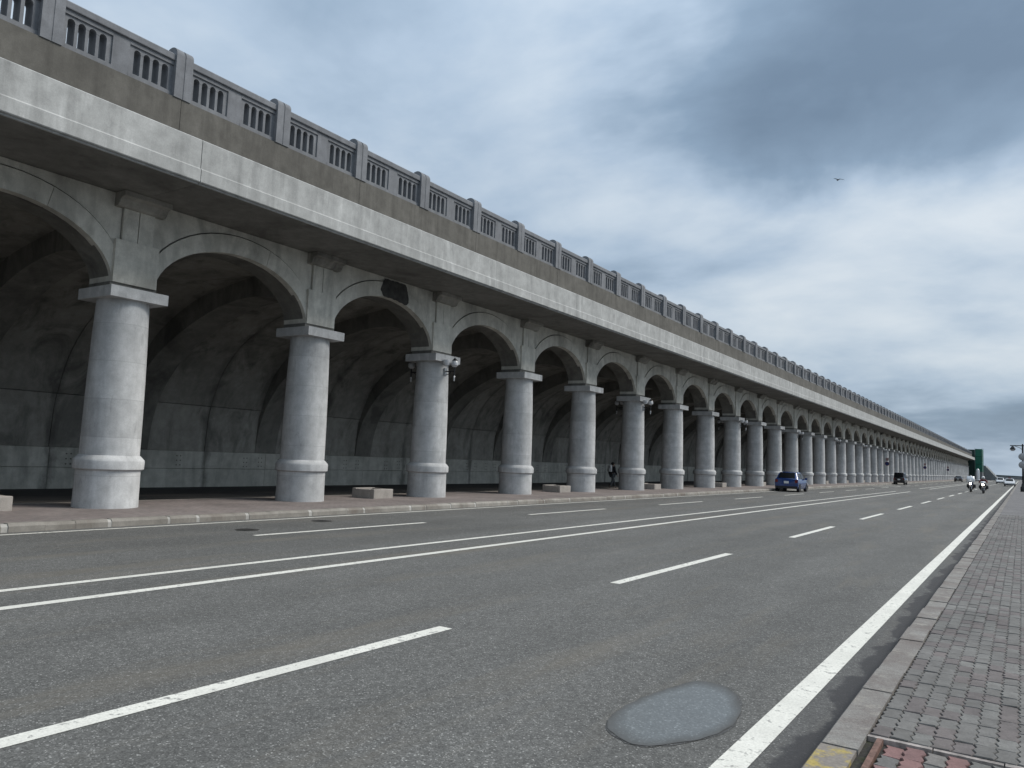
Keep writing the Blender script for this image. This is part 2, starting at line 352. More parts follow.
# ------------------------------------------------------------------ mesh helpers
class MB:
    def __init__(s): s.v = []; s.f = []
    def add(s, vs, fs):
        o = len(s.v); s.v += [tuple(v) for v in vs]; s.f += [tuple(i+o for i in f) for f in fs]; return s
    def box(s, x0, x1, y0, y1, z0, z1):
        return s.add([(x0, y0, z0), (x1, y0, z0), (x1, y1, z0), (x0, y1, z0), (x0, y0, z1), (x1, y0, z1), (x1, y1, z1), (x0, y1, z1)],
                     [(3, 2, 1, 0), (4, 5, 6, 7), (0, 1, 5, 4), (1, 2, 6, 5), (2, 3, 7, 6), (3, 0, 4, 7)])
    def lathe(s, prof, n=32, cx=0, cy=0, axis='z', cz=0, caps=True):
        o = len(s.v); m = len(prof)
        for r, h in prof:
            for i in range(n):
                a = 2*math.pi*i/n; c, d = r*math.cos(a), r*math.sin(a)
                p = (cx+c, cy+d, cz+h) if axis == 'z' else ((cx+h, cy+c, cz+d) if axis == 'x' else (cx+d, cy+h, cz+c))
                s.v.append(p)
        for j in range(m-1):
            for i in range(n):
                k = (i+1) % n
                s.f.append((o+j*n+i, o+j*n+k, o+(j+1)*n+k, o+(j+1)*n+i))
        if caps:
            s.f.append(tuple(o+i for i in reversed(range(n)))); s.f.append(tuple(o+(m-1)*n+i for i in range(n)))
        return s
    def extrude_y(s, poly, y0, y1):      # poly: (x, z) ring, counter-clockwise seen from -Y
        n = len(poly); o = len(s.v)
        s.v += [(x, y0, z) for x, z in poly]+[(x, y1, z) for x, z in poly]
        for i in range(n):
            k = (i+1) % n; s.f.append((o+i, o+k, o+n+k, o+n+i))
        s.f.append(tuple(o+i for i in reversed(range(n)))); s.f.append(tuple(o+n+i for i in range(n)))
        return s
    def extrude_z(s, poly, z0, z1):
        n = len(poly); o = len(s.v)
        s.v += [(x, y, z0) for x, y in poly]+[(x, y, z1) for x, y in poly]
        for i in range(n):
            k = (i+1) % n; s.f.append((o+i, o+k, o+n+k, o+n+i))
        s.f.append(tuple(o+i for i in reversed(range(n)))); s.f.append(tuple(o+n+i for i in range(n)))
        return s
    def tube(s, pts, r, n=8):
        pts = [Vector(p) for p in pts]; o = len(s.v); rr = r if isinstance(r, (list, tuple)) else [r]*len(pts)
        for i, p in enumerate(pts):
            t = (pts[min(i+1, len(pts)-1)]-pts[max(i-1, 0)]).normalized()
            a = t.cross(Vector((0, 0, 1)) if abs(t.z) < .9 else Vector((1, 0, 0))).normalized(); b = t.cross(a)
            for j in range(n):
                th = 2*math.pi*j/n; s.v.append(tuple(p+(a*math.cos(th)+b*math.sin(th))*rr[i]))
        for i in range(len(pts)-1):
            for j in range(n):
                k = (j+1) % n; s.f.append((o+i*n+j, o+i*n+k, o+(i+1)*n+k, o+(i+1)*n+j))
        s.f.append(tuple(o+j for j in range(n))); s.f.append(tuple(o+(len(pts)-1)*n+j for j in reversed(range(n))))
        return s
    def ball(s, c, r, n=12, m=8, sz=1):
        return s.lathe([(max(1e-4, r*math.sin(math.pi*j/m)), -r*sz*math.cos(math.pi*j/m)) for j in range(m+1)], n, c[0], c[1], 'z', c[2], caps=False)
    def mesh(s, name, mat=None, smooth=False):
        me = bpy.data.meshes.new(name); me.from_pydata(s.v, [], s.f)
        bm = bmesh.new(); bm.from_mesh(me); bmesh.ops.recalc_face_normals(bm, faces=bm.faces)
        if smooth:
            for f in bm.faces: f.smooth = True
            for e in bm.edges:
                if len(e.link_faces) == 2 and e.calc_face_angle(0) > R(38): e.smooth = False
        bm.to_mesh(me); bm.free()
        if mat: me.materials.append(MATS[mat])
        return me
    def obj(s, name, mat=None, parent=None, loc=(0, 0, 0), smooth=False):
        return put(name, s.mesh(name, mat, smooth), parent, loc)
def put(name, me, parent=None, loc=(0, 0, 0), rz=0):
    o = bpy.data.objects.new(name, me); C.objects.link(o); o.location = loc
    if rz: o.rotation_euler.z = rz
    if parent: o.parent = parent
    return o
def bevel(o, w, seg=2):
    m = o.modifiers.new('bevel', 'BEVEL'); m.width = w; m.segments = seg; m.limit_method = 'ANGLE'; m.angle_limit = R(40); return o
def tag(o, label=None, cat=None, group=None, kind=None):
    for k, v in (('label', label), ('category', cat), ('group', group), ('kind', kind)):
        if v: o[k] = v
    return o
def empty(name, loc=(0, 0, 0), rz=0, **k):
    o = bpy.data.objects.new(name, None); C.objects.link(o); o.location = loc; o.rotation_euler.z = rz; return tag(o, **k)
def copy_tree(o, parent=None):
    c = o.copy(); C.objects.link(c); c.parent = parent
    for k in ('label', 'category', 'group'):
        pass
    for ch in list(o.children): copy_tree(ch, c)
    return c
ORD = ['leftmost', 'second', 'third', 'fourth', 'fifth', 'sixth', 'seventh', 'eighth', 'ninth', 'tenth', 'eleventh', 'twelfth', 'thirteenth', 'fourteenth',
       'fifteenth', 'sixteenth', 'seventeenth', 'eighteenth', 'nineteenth', 'twentieth']
def ordi(k): return ORD[k]

# ------------------------------------------------------------------ constants measured from the photograph
XC, Y0, S = -18.706, 10.407, 6.1       # column axis line, nearest column, bay length
K0, K1 = -10, 59                        # columns built: index of first and one past the last
YA, YB = Y0+S*(K0-.5), Y0+S*(K1-1)+.8
ZP = .155
XW = -28.05

# ------------------------------------------------------------------ setting
def sheet(name, x0, x1, y0, y1, z, mat, ny=1):
    b = MB()
    for i in range(ny):
        a, c = y0+(y1-y0)*i/ny, y0+(y1-y0)*(i+1)/ny
        b.add([(x0, a, z), (x1, a, z), (x1, c, z), (x0, c, z)], [(0, 1, 2, 3)])
    return tag(b.obj(name, mat), kind='structure')
b = MB(); b.add([(-15000, -3000, -2.2), (15000, -3000, -2.2), (15000, 24000, -2.2), (-15000, 24000, -2.2)], [(0, 1, 2, 3)])
tag(b.obj('sea', 'sea_water'), kind='structure')
b = MB(); b.box(-33, 34, -90, 640, -2.6, -.006)
tag(b.obj('ground', 'asphalt_dark'), kind='structure')
road = sheet('road', -15.66, -1.06, -80, 640, 0, 'asphalt')
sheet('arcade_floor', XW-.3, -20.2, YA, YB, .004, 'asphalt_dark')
sheet('quay_apron', 4.6, 33.9, -80, 640, .002, 'asphalt_dark')
# road markings
def stripe(name, x0, x1, y0, y1, z=.004):
    b = MB(); n = max(1, int((y1-y0)/6))
    # slightly ragged hand-painted edges
    L = [(x0+random.uniform(-.006, .006), y0+(y1-y0)*i/n) for i in range(n+1)]; Rr = [(x1+random.uniform(-.006, .006), y0+(y1-y0)*i/n) for i in range(n+1)]
    for i in range(n):
        b.add([(*L[i], z), (*Rr[i], z), (*Rr[i+1], z), (*L[i+1], z)], [(0, 1, 2, 3)])
    return b.obj(name, 'road_paint', road)
stripe('edge_line', -1.585, -1.395, -20, 420)
stripe('edge_line', -15.35, -15.23, -20, 420)
stripe('centre_line', -9.92, -9.78, -20, 80); stripe('centre_line', -8.93, -8.77, -20, 82)
stripe('centre_line', -9.92, -9.78, 100, 330); stripe('centre_line', -8.93, -8.77, 100, 330)
stripe('lane_dash', -5.085, -4.925, .6, 6.48)
for i in range(40): stripe('lane_dash', -5.085, -4.925, 10.47+10.36*i, 10.47+10.36*i+5.3)
for i in range(-2, 34): stripe('lane_dash', -12.87, -12.73, 10.2+10.32*i, 10.2+10.32*i+5.28)
for i in range(3): stripe('stop_bar', -14.9, -13.2, 100.5+i*5.5, 101.2+i*5.5)

# left pavement with kerb stones
pavL = sheet('arcade_pavement', -20.2, -15.84, -60, 420, ZP-.006, 'red_brick_pave')
me = MB().extrude_y([(-15.86, -.05), (-15.64, -.05), (-15.645, .10), (-15.69, ZP), (-15.86, ZP)], 0, .642).mesh('kerb_stone', 'kerb_concrete')
KS = .668; ks0 = 4.2
for i in range(300):
    o = put('kerb_stone', me, pavL, (random.uniform(-.004, .006), ks0+KS*i, random.uniform(-.004, .008)), random.uniform(-.004, .004))
tag(MB().extrude_y([(-15.86, -.05), (-15.64, -.05), (-15.645, .10), (-15.69, ZP), (-15.86, ZP)], ks0+KS*300, 420).extrude_y([(-15.86, -.05), (-15.64, -.05), (-15.645, .10), (-15.69, ZP), (-15.86, ZP)], -60, ks0-.02).obj('kerb_run', 'kerb_concrete', pavL), kind='stuff')
MB().extrude_y([(-15.85, -.04), (-15.648, -.04), (-15.653, .096), (-15.697, ZP-.008), (-15.85, ZP-.008)], ks0, ks0+KS*300).obj('kerb_mortar', 'mortar', pavL)
MB().box(-20.34, -20.2, -60, 366, -.02, ZP-.002).obj('inner_kerb', 'kerb_concrete', pavL)

# right pavement: kerb stones and zigzag pavers, each its own piece near the camera
ZR = .12
pavR = tag(MB().box(-1.05, 4.6, -60, 560, -.05, ZR-.03).obj('pavement', 'joint_sand'), kind='structure')
KR = .735
mek = MB().extrude_y([(-1.072, -.05), (-.852, -.05), (-.852, ZR), (-1.055, ZR), (-1.072, ZR-.02)], 0, KR-.012).mesh('kerb_stone', 'kerb_worn')
mey = MB().extrude_y([(-1.072, -.05), (-.852, -.05), (-.852, ZR), (-1.055, ZR), (-1.072, ZR-.02)], 0, KR-.012).mesh('kerb_stone_yellow', 'kerb_yellow')
for i in range(-4, 120):
    put('kerb_stone', mey if i in (-1,) else mek, pavR, (random.uniform(-.006, .006), 5.215+KR*i, random.uniform(-.008, .006)), random.uniform(-.004, .004))
tag(MB().box(-1.072, -.852, 5.215+KR*120, 560, -.05, ZR).box(-1.072, -.852, -60, 5.2-KR*4, -.05, ZR).obj('kerb_run', 'kerb_worn', pavR), kind='stuff')
PW, PL = .1135, .2265
def paver_outline(w, l, g=.0026):
    a = w/2-g; e = .011; y0, y1 = -l/2+g, l/2-g
    Rr = [(a-e*.6, y0), (a+e, y0+l*.25), (a-e, y0+l*.5), (a+e, y0+l*.75-g), (a-e*.6, y1)]
    Lf = [(x-2*a, y) for x, y in reversed(Rr)]
    return Rr+Lf
def paver_geo(b, ol, z, cx=0, cy=0, tilt=(0, 0), h=.055):
    o = len(b.v); n = len(ol); ins = .93
    for s_, zz in ((1, -h), (1, -.006), (ins, 0)):
        for x, y in ol: b.v.append((cx+x*s_, cy+y*(1-(1-s_)*.5), z+zz+x*tilt[0]+y*tilt[1]))
    for lv in range(2):
        for i in range(n):
            k = (i+1) % n; b.f.append((o+lv*n+i, o+lv*n+k, o+(lv+1)*n+k, o+(lv+1)*n+i))
    b.f.append(tuple(o+2*n+i for i in range(n)))
ol = paver_outline(PW, PL)
me_p = []
for t in range(5):
    b = MB(); paver_geo(b, ol, 0, tilt=(random.uniform(-.03, .03), random.uniform(-.015, .015))); me_p.append(b.mesh('paver', 'paver_grey'))
far_b = MB(); tones = []
cnt = 0; YS = 5.60
for j in range(155):
    for i in range(30):
        cx = -.79+PW*i+.004; cy = YS+PL*(j+.5)+(PL/2 if i % 2 else 0)*.0+random.uniform(-.003, .003)
        dzv = random.uniform(-.006, .003)
        if i < 8 and cnt < 262:
            put('paver', random.choice(me_p), pavR, (cx, cy, ZR+dzv), random.uniform(-.012, .012)); cnt += 1
        else:
            if i > 12 and j > 60: continue
            n0 = len(far_b.f); paver_geo(far_b, ol, ZR+dzv, cx, cy); tones += [random.random()]*(len(far_b.f)-n0)
o = tag(far_b.obj('paver_field', 'paver_grey', pavR), kind='stuff')
at = o.data.attributes.new('tone', 'FLOAT', 'FACE'); at.data.foreach_set('value', tones)
MB().add([(-.852, YS+PL*155, ZR-.002), (4.6, YS+PL*155, ZR-.002), (4.6, 560, ZR-.002), (-.852, 560, ZR-.002)], [(0, 1, 2, 3)]).obj('paver_sheet', 'grey_brick_pave', pavR)
MB().add([(.70, YS+PL*61, ZR-.004), (4.6, YS+PL*61, ZR-.004), (4.6, YS+PL*155, ZR-.004), (.70, YS+PL*155, ZR-.004)], [(0, 1, 2, 3)]).obj('paver_sheet', 'grey_brick_pave', pavR)
MB().add([(2.6, -60, ZR-.008), (4.6, -60, ZR-.008), (4.6, YS+PL*61, ZR-.008), (2.6, YS+PL*61, ZR-.008)], [(0, 1, 2, 3)]).obj('paver_sheet', 'grey_brick_pave', pavR)
# cross joint: a pale broken strip, then sunken red and grey pavers
for i in range(9):
    w = random.uniform(.355, .368); x = -.85+.37*i
    o = MB().box(x, x+w, YS-.075+random.uniform(-.01, .01), YS-.03, .02, ZR+random.uniform(-.006, .003)).obj('edging_strip', 'strip_stone', pavR)
MB().box(-.852, 4.5, 36.6, 36.9, .02, ZR+.001).obj('drain_channel', 'iron', pavR)
MB().box(-.79, -.755, 4.2, YS-.085, .02, ZR+.006).obj('metal_edging', 'rust_metal', pavR)
me_r = []
for t in range(5):
    b = MB(); paver_geo(b, paver_outline(PW, PL, .005), 0, tilt=(random.uniform(-.09, .09), random.uniform(-.05, .05))); me_r.append(b.mesh('paver', 'paver_red'))
for j in range(6):
    for i in range(6):
        put('paver', random.choice(me_r), pavR, (-.685+PW*i+random.uniform(-.005, .005), YS-.2-PL*j+random.uniform(-.006, .006), ZR-.008+random.uniform(-.016, .008)), random.uniform(-.06, .06))
b = MB(); tones = []
for j in range(22):
    for i in range(30):
        if i < 6 and j < 6: continue
        n0 = len(b.f); paver_geo(b, ol, ZR-.01+random.uniform(-.006, .004), -.685+PW*i, YS-.2-PL*j); tones += [random.random()]*(len(b.f)-n0)
o = tag(b.obj('paver_field', 'paver_red', pavR), kind='stuff'); at = o.data.attributes.new('tone', 'FLOAT', 'FACE'); at.data.foreach_set('value', tones)

# puddle on the near lane
PU = [(-2.40, 4.93), (-2.24, 4.76), (-2.04, 4.71), (-1.86, 4.93), (-1.74, 5.20), (-1.70, 5.50), (-1.75, 5.86), (-1.86, 6.15), (-2.0, 6.36), (-2.15, 6.43), (-2.28, 6.38), (-2.37, 6.1), (-2.44, 5.75), (-2.47, 5.3)]
def smooth_poly(P, k=4):
    out = []; n = len(P)
    for i in range(n):
        p0, p1, p2, p3 = (Vector((*P[(i+q) % n], 0)) for q in (-1, 0, 1, 2))
        for t in range(k):
            t /= k; out.append((.5*((2*p1)+(p2-p0)*t+(2*p0-5*p1+4*p2-p3)*t*t+(3*p1-p0-3*p2+p3)*t**3))[:2])
    return out
def ring_scale(P, s, jit=0):
    cx = sum(p[0] for p in P)/len(P); cy = sum(p[1] for p in P)/len(P)
    return [(cx+(x-cx)*s+random.uniform(-jit, jit), cy+(y-cy)*s+random.uniform(-jit, jit)) for x, y in P]
sp = smooth_poly(PU)
pud = empty('puddle', (-2.08, 5.55, 0), label='shallow oval rain puddle on the near lane beside the edge line', cat='puddle')
def flat(name, poly, z, mat, parent, org):
    b = MB(); b.add([(x-org[0], y-org[1], z) for x, y in poly], [tuple(range(len(poly)))]); return b.obj(name, mat, parent)
flat('wet_rim', ring_scale(sp, 1.0, .012), .003, 'wet_asphalt', pud, (-2.08, 5.55))
b = MB(); dep = []; rs = [1.0, .95, .9, .84, .76, .66, .4]; base_ = ring_scale(sp, .985, .008); n = len(base_)
cx = sum(p[0] for p in base_)/n; cy = sum(p[1] for p in base_)/n
for r_ in rs:
    b.v += [(cx+(x-cx)*r_+2.08, cy+(y-cy)*r_-5.55, .006) for x, y in base_]; dep += [min(1, (1-r_)/.24)]*n
for q in range(len(rs)-1):
    for i in range(n): k = (i+1) % n; b.f.append((q*n+i, q*n+k, (q+1)*n+k, (q+1)*n+i))
b.f.append(tuple((len(rs)-1)*n+i for i in range(n)))
o = b.obj('water', 'puddle_water', pud); at = o.data.attributes.new('depth', 'FLOAT', 'POINT'); at.data.foreach_set('value', dep)

# manhole covers in the far lane
for (x, y), lab in (((-14.45, 13.5), 'round iron manhole cover beside the dashed line, farther one of two'), ((-13.75, 10.75), 'round iron manhole cover in the far lane, nearer one of two')):
    mh = empty('manhole_cover', (x, y, 0), label=lab, cat='manhole', group='manhole covers in the far lane')
    MB().lathe([(.25, .001), (.25, .006), (.215, .006), (.215, .004)], 24).obj('frame', 'iron', mh)
    b = MB().lathe([(.21, .001), (.21, .007)], 24)
    for i in range(-2, 3): b.box(-.14, .14, i*.06-.014, i*.06+.014, .007, .010)
    b.obj('lid', 'iron', mh)

# ------------------------------------------------------------------ the colonnade
col = empty('colonnade_gallery', (XC, Y0, 0), label='long grey concrete gallery of round columns and arches topped by a balustrade', cat='colonnade')
def P_(x, y, z): return (x-XC, y-Y0, z)
def part(name, mb, mat, k=0, parent=None, smooth=False):
    return mb.obj(name, mat, parent or col, (0, S*k, 0) if parent is None else (0, 0, 0), smooth)
# local frame of the gallery: x=0 on the column axis, y=0 on the nearest column
NC = 32
shaft_prof = [(.672, 1.36), (.668, 2.2), (.655, 3.2), (.632, 4.2), (.605, 5.02), (.60, 5.2)]
m_shaft = MB().lathe(shaft_prof, NC).mesh('shaft', 'column_concrete', True)
m_plinth = MB().lathe([(.735, -.02), (.727, .25), (.718, 1.06)], NC).mesh('plinth', 'column_concrete', True)
m_band = MB().lathe([(.70, 1.03), (.765, 1.06), (.79, 1.08), (.795, 1.26), (.785, 1.30), (.69, 1.40), (.66, 1.41)], NC).mesh('base_band', 'column_concrete', True)
AB = .739
m_abacus = MB().box(-AB, AB, -AB, AB, 5.2, 5.467).mesh('abacus', 'column_concrete')
m_colfar = MB().lathe([(.735, -.02), (.718, 1.06), (.79, 1.08), (.795, 1.28), (.67, 1.41), (.655, 3.2), (.60, 5.2)], 20).box(-AB, AB, -AB, AB, 5.2, 5.467).mesh('column', 'column_concrete', True)
b = MB().box(-.56, .40, -.60, .60, 5.467, 5.60).mesh('impost', 'underside_shade_concrete')
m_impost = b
m_pier = MB().box(-.62, .44, -.565, .565, 5.60, 6.66).mesh('pier_block', 'arcade_concrete')
m_pier2 = MB().box(-.6, .405, -.40, -.012, 6.66, 7.50).box(-.6, .405, .012, .40, 6.66, 7.50).mesh('pier_panel', 'arcade_concrete')
m_brack = MB().extrude_y([(-.3, 7.46), (.50, 7.46), (.56, 7.52), (.62, 7.64), (.78, 7.68), (.78, 7.80), (-.3, 7.80)], -.62, .62).mesh('bracket', 'bracket_concrete')
# arch wall between two columns (local y from 0 to S)
A_, B_, ZS = S/2-.53, 1.63, 5.49
def intr(t): return (S/2-A_*math.cos(t), ZS+B_*math.sin(t))
NA = 26
ts = [math.pi*i/NA for i in range(NA+1)]
ZT = 7.80
def arch_wall():
    b = MB(); XF, XB = .24, -.62
    L = [intr(t) for t in ts]
    for i in range(NA):
        (y0, z0), (y1, z1) = L[i], L[i+1]
        b.add([(XF, y0, z0), (XF, y1, z1), (XF, y1, ZT), (XF, y0, ZT), (XB, y0, z0), (XB, y1, z1), (XB, y1, ZT), (XB, y0, ZT)],
              [(0, 1, 2, 3), (7, 6, 5, 4), (0, 4, 5, 1)])
    for (ya, yb) in ((0, L[0][0]), (L[-1][0], S)):
        b.add([(XF, ya, ZS), (XF, yb, ZS), (XF, yb, ZT), (XF, ya, ZT), (XB, ya, ZS), (XB, yb, ZS), (XB, yb, ZT), (XB, ya, ZT)], [(0, 1, 2, 3), (7, 6, 5, 4), (0, 4, 5, 1)])
    return b
def ext(t, g=0): return (S/2-(A_+.30+g)*math.cos(t), ZS+(B_+.50+g)*math.sin(t))
def spandrel_face():
    b = MB(); XF, XB = .335, .2
    L = [ext(t, .035) for t in ts]
    L = [p for p in L if .42 < p[0] < S-.42]
    L = [(.42, ZS+.9)]+L+[(S-.42, ZS+.9)]
    for i in range(len(L)-1):
        (y0, z0), (y1, z1) = L[i], L[i+1]; z0 = min(z0, ZT-.03); z1 = min(z1, ZT-.03)
        if y1-y0 < 1e-4: continue
        b.add([(XF, y0, z0), (XF, y1, z1), (XF, y1, ZT), (XF, y0, ZT), (XB, y0, z0), (XB, y1, z1)], [(0, 1, 2, 3), (0, 4, 5, 1)])
    return b
m_spand = spandrel_face().mesh('spandrel_face', 'arcade_concrete')
m_archwall = arch_wall().mesh('spandrel_wall', 'underside_shade_concrete')
def arch_ring(i0, i1):
    """one stretch of the proud arch band, cut by a thin joint"""
    b = MB(); XF, XB = .365, .12
    for i in range(i0, i1):
        (y0, z0), (y1, z1) = intr(ts[i]), intr(ts[i+1]); (e0, f0), (e1, f1) = ext(ts[i]), ext(ts[i+1])
        z0 -= .012; z1 -= .012
        b.add([(XF, y0, z0), (XF, y1, z1), (XF, e1, f1), (XF, e0, f0), (XB, y0, z0), (XB, y1, z1), (XB, e1, f1), (XB, e0, f0)],
              [(0, 1, 2, 3), (7, 6, 5, 4), (0, 4, 5, 1), (3, 2, 6, 7)]+([(0, 3, 7, 4)] if i == i0 else [])+([(1, 5, 6, 2)] if i == i1-1 else []))
    return b
m_ringA = arch_ring(0, 16).mesh('arch_ring', 'arcade_concrete', True)
m_ringB = arch_ring(16, NA).mesh('arch_ring', 'arcade_concrete', True)
# fascia, soffit, parapet wall
FX = -15.93-XC
fas = [(FX-1.03, 8.62), (FX-1.03, 8.90), (FX-.03, 8.885), (FX, 8.86), (FX, 8.19), (FX+.035, 8.155), (FX+.035, 7.87), (FX+.02, 7.85), (FX-.03, 7.845), (FX-.03, 7.81), (FX-.09, 7.81), (FX-.09, 8.62)]
m_fascia = MB().extrude_y(fas, .004, S-.004).mesh('fascia', 'fascia_concrete')
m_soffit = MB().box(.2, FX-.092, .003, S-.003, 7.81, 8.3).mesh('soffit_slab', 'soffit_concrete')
PX = -16.93-XC
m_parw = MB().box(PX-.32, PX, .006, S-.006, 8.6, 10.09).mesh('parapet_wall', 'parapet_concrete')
# balustrade
ZB = 10.09
def slot_frame(bars):
    """frame with four round-headed slots; local y 0..1.04, x 0 = wall face"""
    b = MB(); W = 1.10; x0, x1 = -.37, -.035; zt, zb, zs = ZB+.80, ZB+.15, ZB+.66
    b.box(-.39, 0, 0, W, ZB, zb-.03); b.box(x0, x1, .0, W, zb-.03, zb)
    b.box(x0, x1, 0, .05, zb, zt); b.box(x0, x1, W-.05, W, zb, zt)
    sw, gap = .16, (W-.10-4*.16)/5
    ys = [.05+gap*(i+1)+sw*i for i in range(4)]
    prev = .05
    for i, y in enumerate(ys):
        # solid between slots above the springing
        b.box(x0, x1, prev, y, zs, zt)
        n = 6; r = sw/2
        for q in range(n):
            a0, a1 = math.pi*q/n, math.pi*(q+1)/n
            p0 = (y+r-r*math.cos(a0), zs+r*math.sin(a0)); p1 = (y+r-r*math.cos(a1), zs+r*math.sin(a1))
            b.add([(x1, *p0), (x1, *p1), (x1, p1[0], zt), (x1, p0[0], zt), (x0, *p0), (x0, *p1), (x0, p1[0], zt), (x0, p0[0], zt)],
                  [(0, 1, 2, 3), (7, 6, 5, 4), (0, 4, 5, 1)])
        prev = y+sw
    b.box(x0, x1, prev, W-.05, zs, zt)
    b.box(x0, x1, .05, ys[0], zb, zs); b.box(x0, x1, ys[-1]+sw, W-.05, zb, zs)
    cuts = [(ys[i]+sw, ys[i+1]) for i in range(3)]
    if bars:
        for a, c in cuts: b.box(x0, x1, a, c, zb, zs)
    b.box(-.38, 0, 0, W, zt, zt+.105)
    return b, cuts, (x0, x1, zb, zs)
fb, cuts, bz = slot_frame(False); m_slotnear = fb.mesh('slot_panel', 'balustrade_concrete')
fb, _, _ = slot_frame(True); m_slotfar = fb.mesh('slot_panel', 'balustrade_concrete')
bw = cuts[0][1]-cuts[0][0]
m_bal = MB().box(bz[0]+.004, bz[1]-.004, 0, bw, bz[2], bz[3]+.002).mesh('baluster', 'balustrade_concrete')
m_pil = MB().box(-.38, -.004, 0, .40, ZB, ZB+.905).mesh('pilaster', 'balustrade_concrete')
HS = S/2
m_rail = MB().extrude_y([(-.38, ZB+.905), (.045, ZB+.905), (.05, ZB+.92), (.05, ZB+1.045), (.02, ZB+1.075), (-.36, ZB+1.075), (-.40, ZB+1.04), (-.40, ZB+.92)], .225, HS-.225).mesh('handrail', 'balustrade_concrete')
def post():
    b = MB(); hw = .225
    # round-topped slab, front to back, split by a central groove
    n = 12; xm, rx = -.17, .245; zt = ZB+1.07
    arc = [(xm+rx*math.cos(math.pi*i/n), zt+.21*math.sin(math.pi*i/n)) for i in range(n+1)]
    poly = [(xm-rx, ZB+.001)]+[(xm+rx, ZB+.001)]+arc
    b.extrude_y(poly, -hw, -.018); b.extrude_y(poly, .018, hw)
    poly2 = [(x*.93-.005, max(ZB+.001, z-.02)) for x, z in poly]; b.extrude_y(poly2, -.018, .018)
    return b
m_post = post().mesh('balustrade_post', 'balustrade_concrete', True)

# interior: low wall, curved shell panels, ribs that deepen with height
rib_in = [(-28.05, 1.45), (-27.97, 2.1), (-27.82, 2.75), (-27.52, 3.45), (-27.0, 4.15), (-26.25, 4.85), (-25.3, 5.42), (-24.1, 5.97), (-22.8, 6.40), (-21.5, 6.62), (-20.5, 6.62), (-19.8, 6.45), (-19.32, 6.2)]
shell_in = [(-28.08, 1.45), (-28.03, 2.2), (-27.96, 2.95), (-27.85, 3.30), (-27.55, 4.10), (-27.08, 4.88), (-26.24, 5.68), (-25.1, 6.34), (-23.75, 6.86), (-22.3, 7.12), (-20.9, 7.33), (-19.6, 7.42), (-19.30, 7.42)]
def dens(P, k=3):
    out = []
    for i in range(len(P)-1):
        p0, p1, p2, p3 = Vector(P[max(i-1, 0)]), Vector(P[i]), Vector(P[i+1]), Vector(P[min(i+2, len(P)-1)])
        for t in range(k):
            t /= k; out.append(tuple(.5*((2*p1)+(p2-p0)*t+(2*p0-5*p1+4*p2-p3)*t*t+(3*p1-p0-3*p2+p3)*t**3)))
    return out+[tuple(P[-1])]
def sh_panel(pts, y0, y1, off):
    pts = dens(pts)
    # panel with a small thickness
    out = []
    n = len(pts)
    for i, (x, z) in enumerate(pts):
        a = Vector(pts[max(i-1, 0)]); c = Vector(pts[min(i+1, n-1)]); t = (c-a).normalized(); nn = Vector((-t.y, t.x))
        out.append((x+nn.x*off, z+nn.y*off))
    poly = [(x-XC, z) for x, z in pts]+[(x-XC, z) for x, z in reversed(out)]
    b = MB(); n2 = len(poly); o = 0
    b.v = [(x, y0, z) for x, z in poly]+[(x, y1, z) for x, z in poly]
    m = len(pts)
    for i in range(n2):
        k = (i+1) % n2; b.f.append((i, k, n2+k, n2+i))
    for i in range(m-1):
        q = (i, i+1, n2-2-i, n2-1-i); b.f.append(q); b.f.append(tuple(n2+x for x in reversed(q)))
    return b
RW = .55      # half width of a rib
G = .012
half = [(RW-.02, S/2-G), (S/2+G, S-RW+.02)]
lowpts = [p for p in shell_in[:4]]; lowpts[-1] = (-27.855, 3.285)
uppts = [(-27.845, 3.315)]+shell_in[4:]
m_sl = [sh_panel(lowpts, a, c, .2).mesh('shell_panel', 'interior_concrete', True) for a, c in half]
m_su = [sh_panel(uppts, a, c, .2).mesh('shell_panel', 'vault_shade_concrete', True) for a, c in half]
m_sfull = sh_panel(shell_in, RW-.02, S-RW+.02, .2).mesh('shell_panel', 'vault_shade_concrete', True)
rb = sh_panel(rib_in[:1]+rib_in[1:], -RW, RW, .1)
def rib_mesh():
    b = MB()
    outer = [(-28.3, 1.45), (-28.25, 2.4), (-28.05, 3.3), (-27.7, 4.1), (-27.2, 4.9), (-26.3, 5.7), (-25.2, 6.35), (-23.8, 6.92), (-22.3, 7.3), (-20.9, 7.5), (-20.2, 7.55), (-19.6, 7.6), (-19.3, 7.6)]
    outer = dens(outer); rib_c = dens(rib_in)
    n = len(rib_c)
    for i in range(n): b.v += [(rib_c[i][0]-XC, -RW, rib_c[i][1]), (rib_c[i][0]-XC, RW, rib_c[i][1]), (outer[i][0]-XC, RW, outer[i][1]), (outer[i][0]-XC, -RW, outer[i][1])]
    for i in range(n-1):
        a, c = i*4, i*4+4
        for q in range(4):
            k = (q+1) % 4; b.f.append((a+q, a+k, c+k, c+q))
    b.f.append((0, 3, 2, 1)); e = (n-1)*4; b.f.append((e, e+1, e+2, e+3))
    return b
m_rib = rib_mesh().mesh('rib', 'rib_shade_concrete', True)
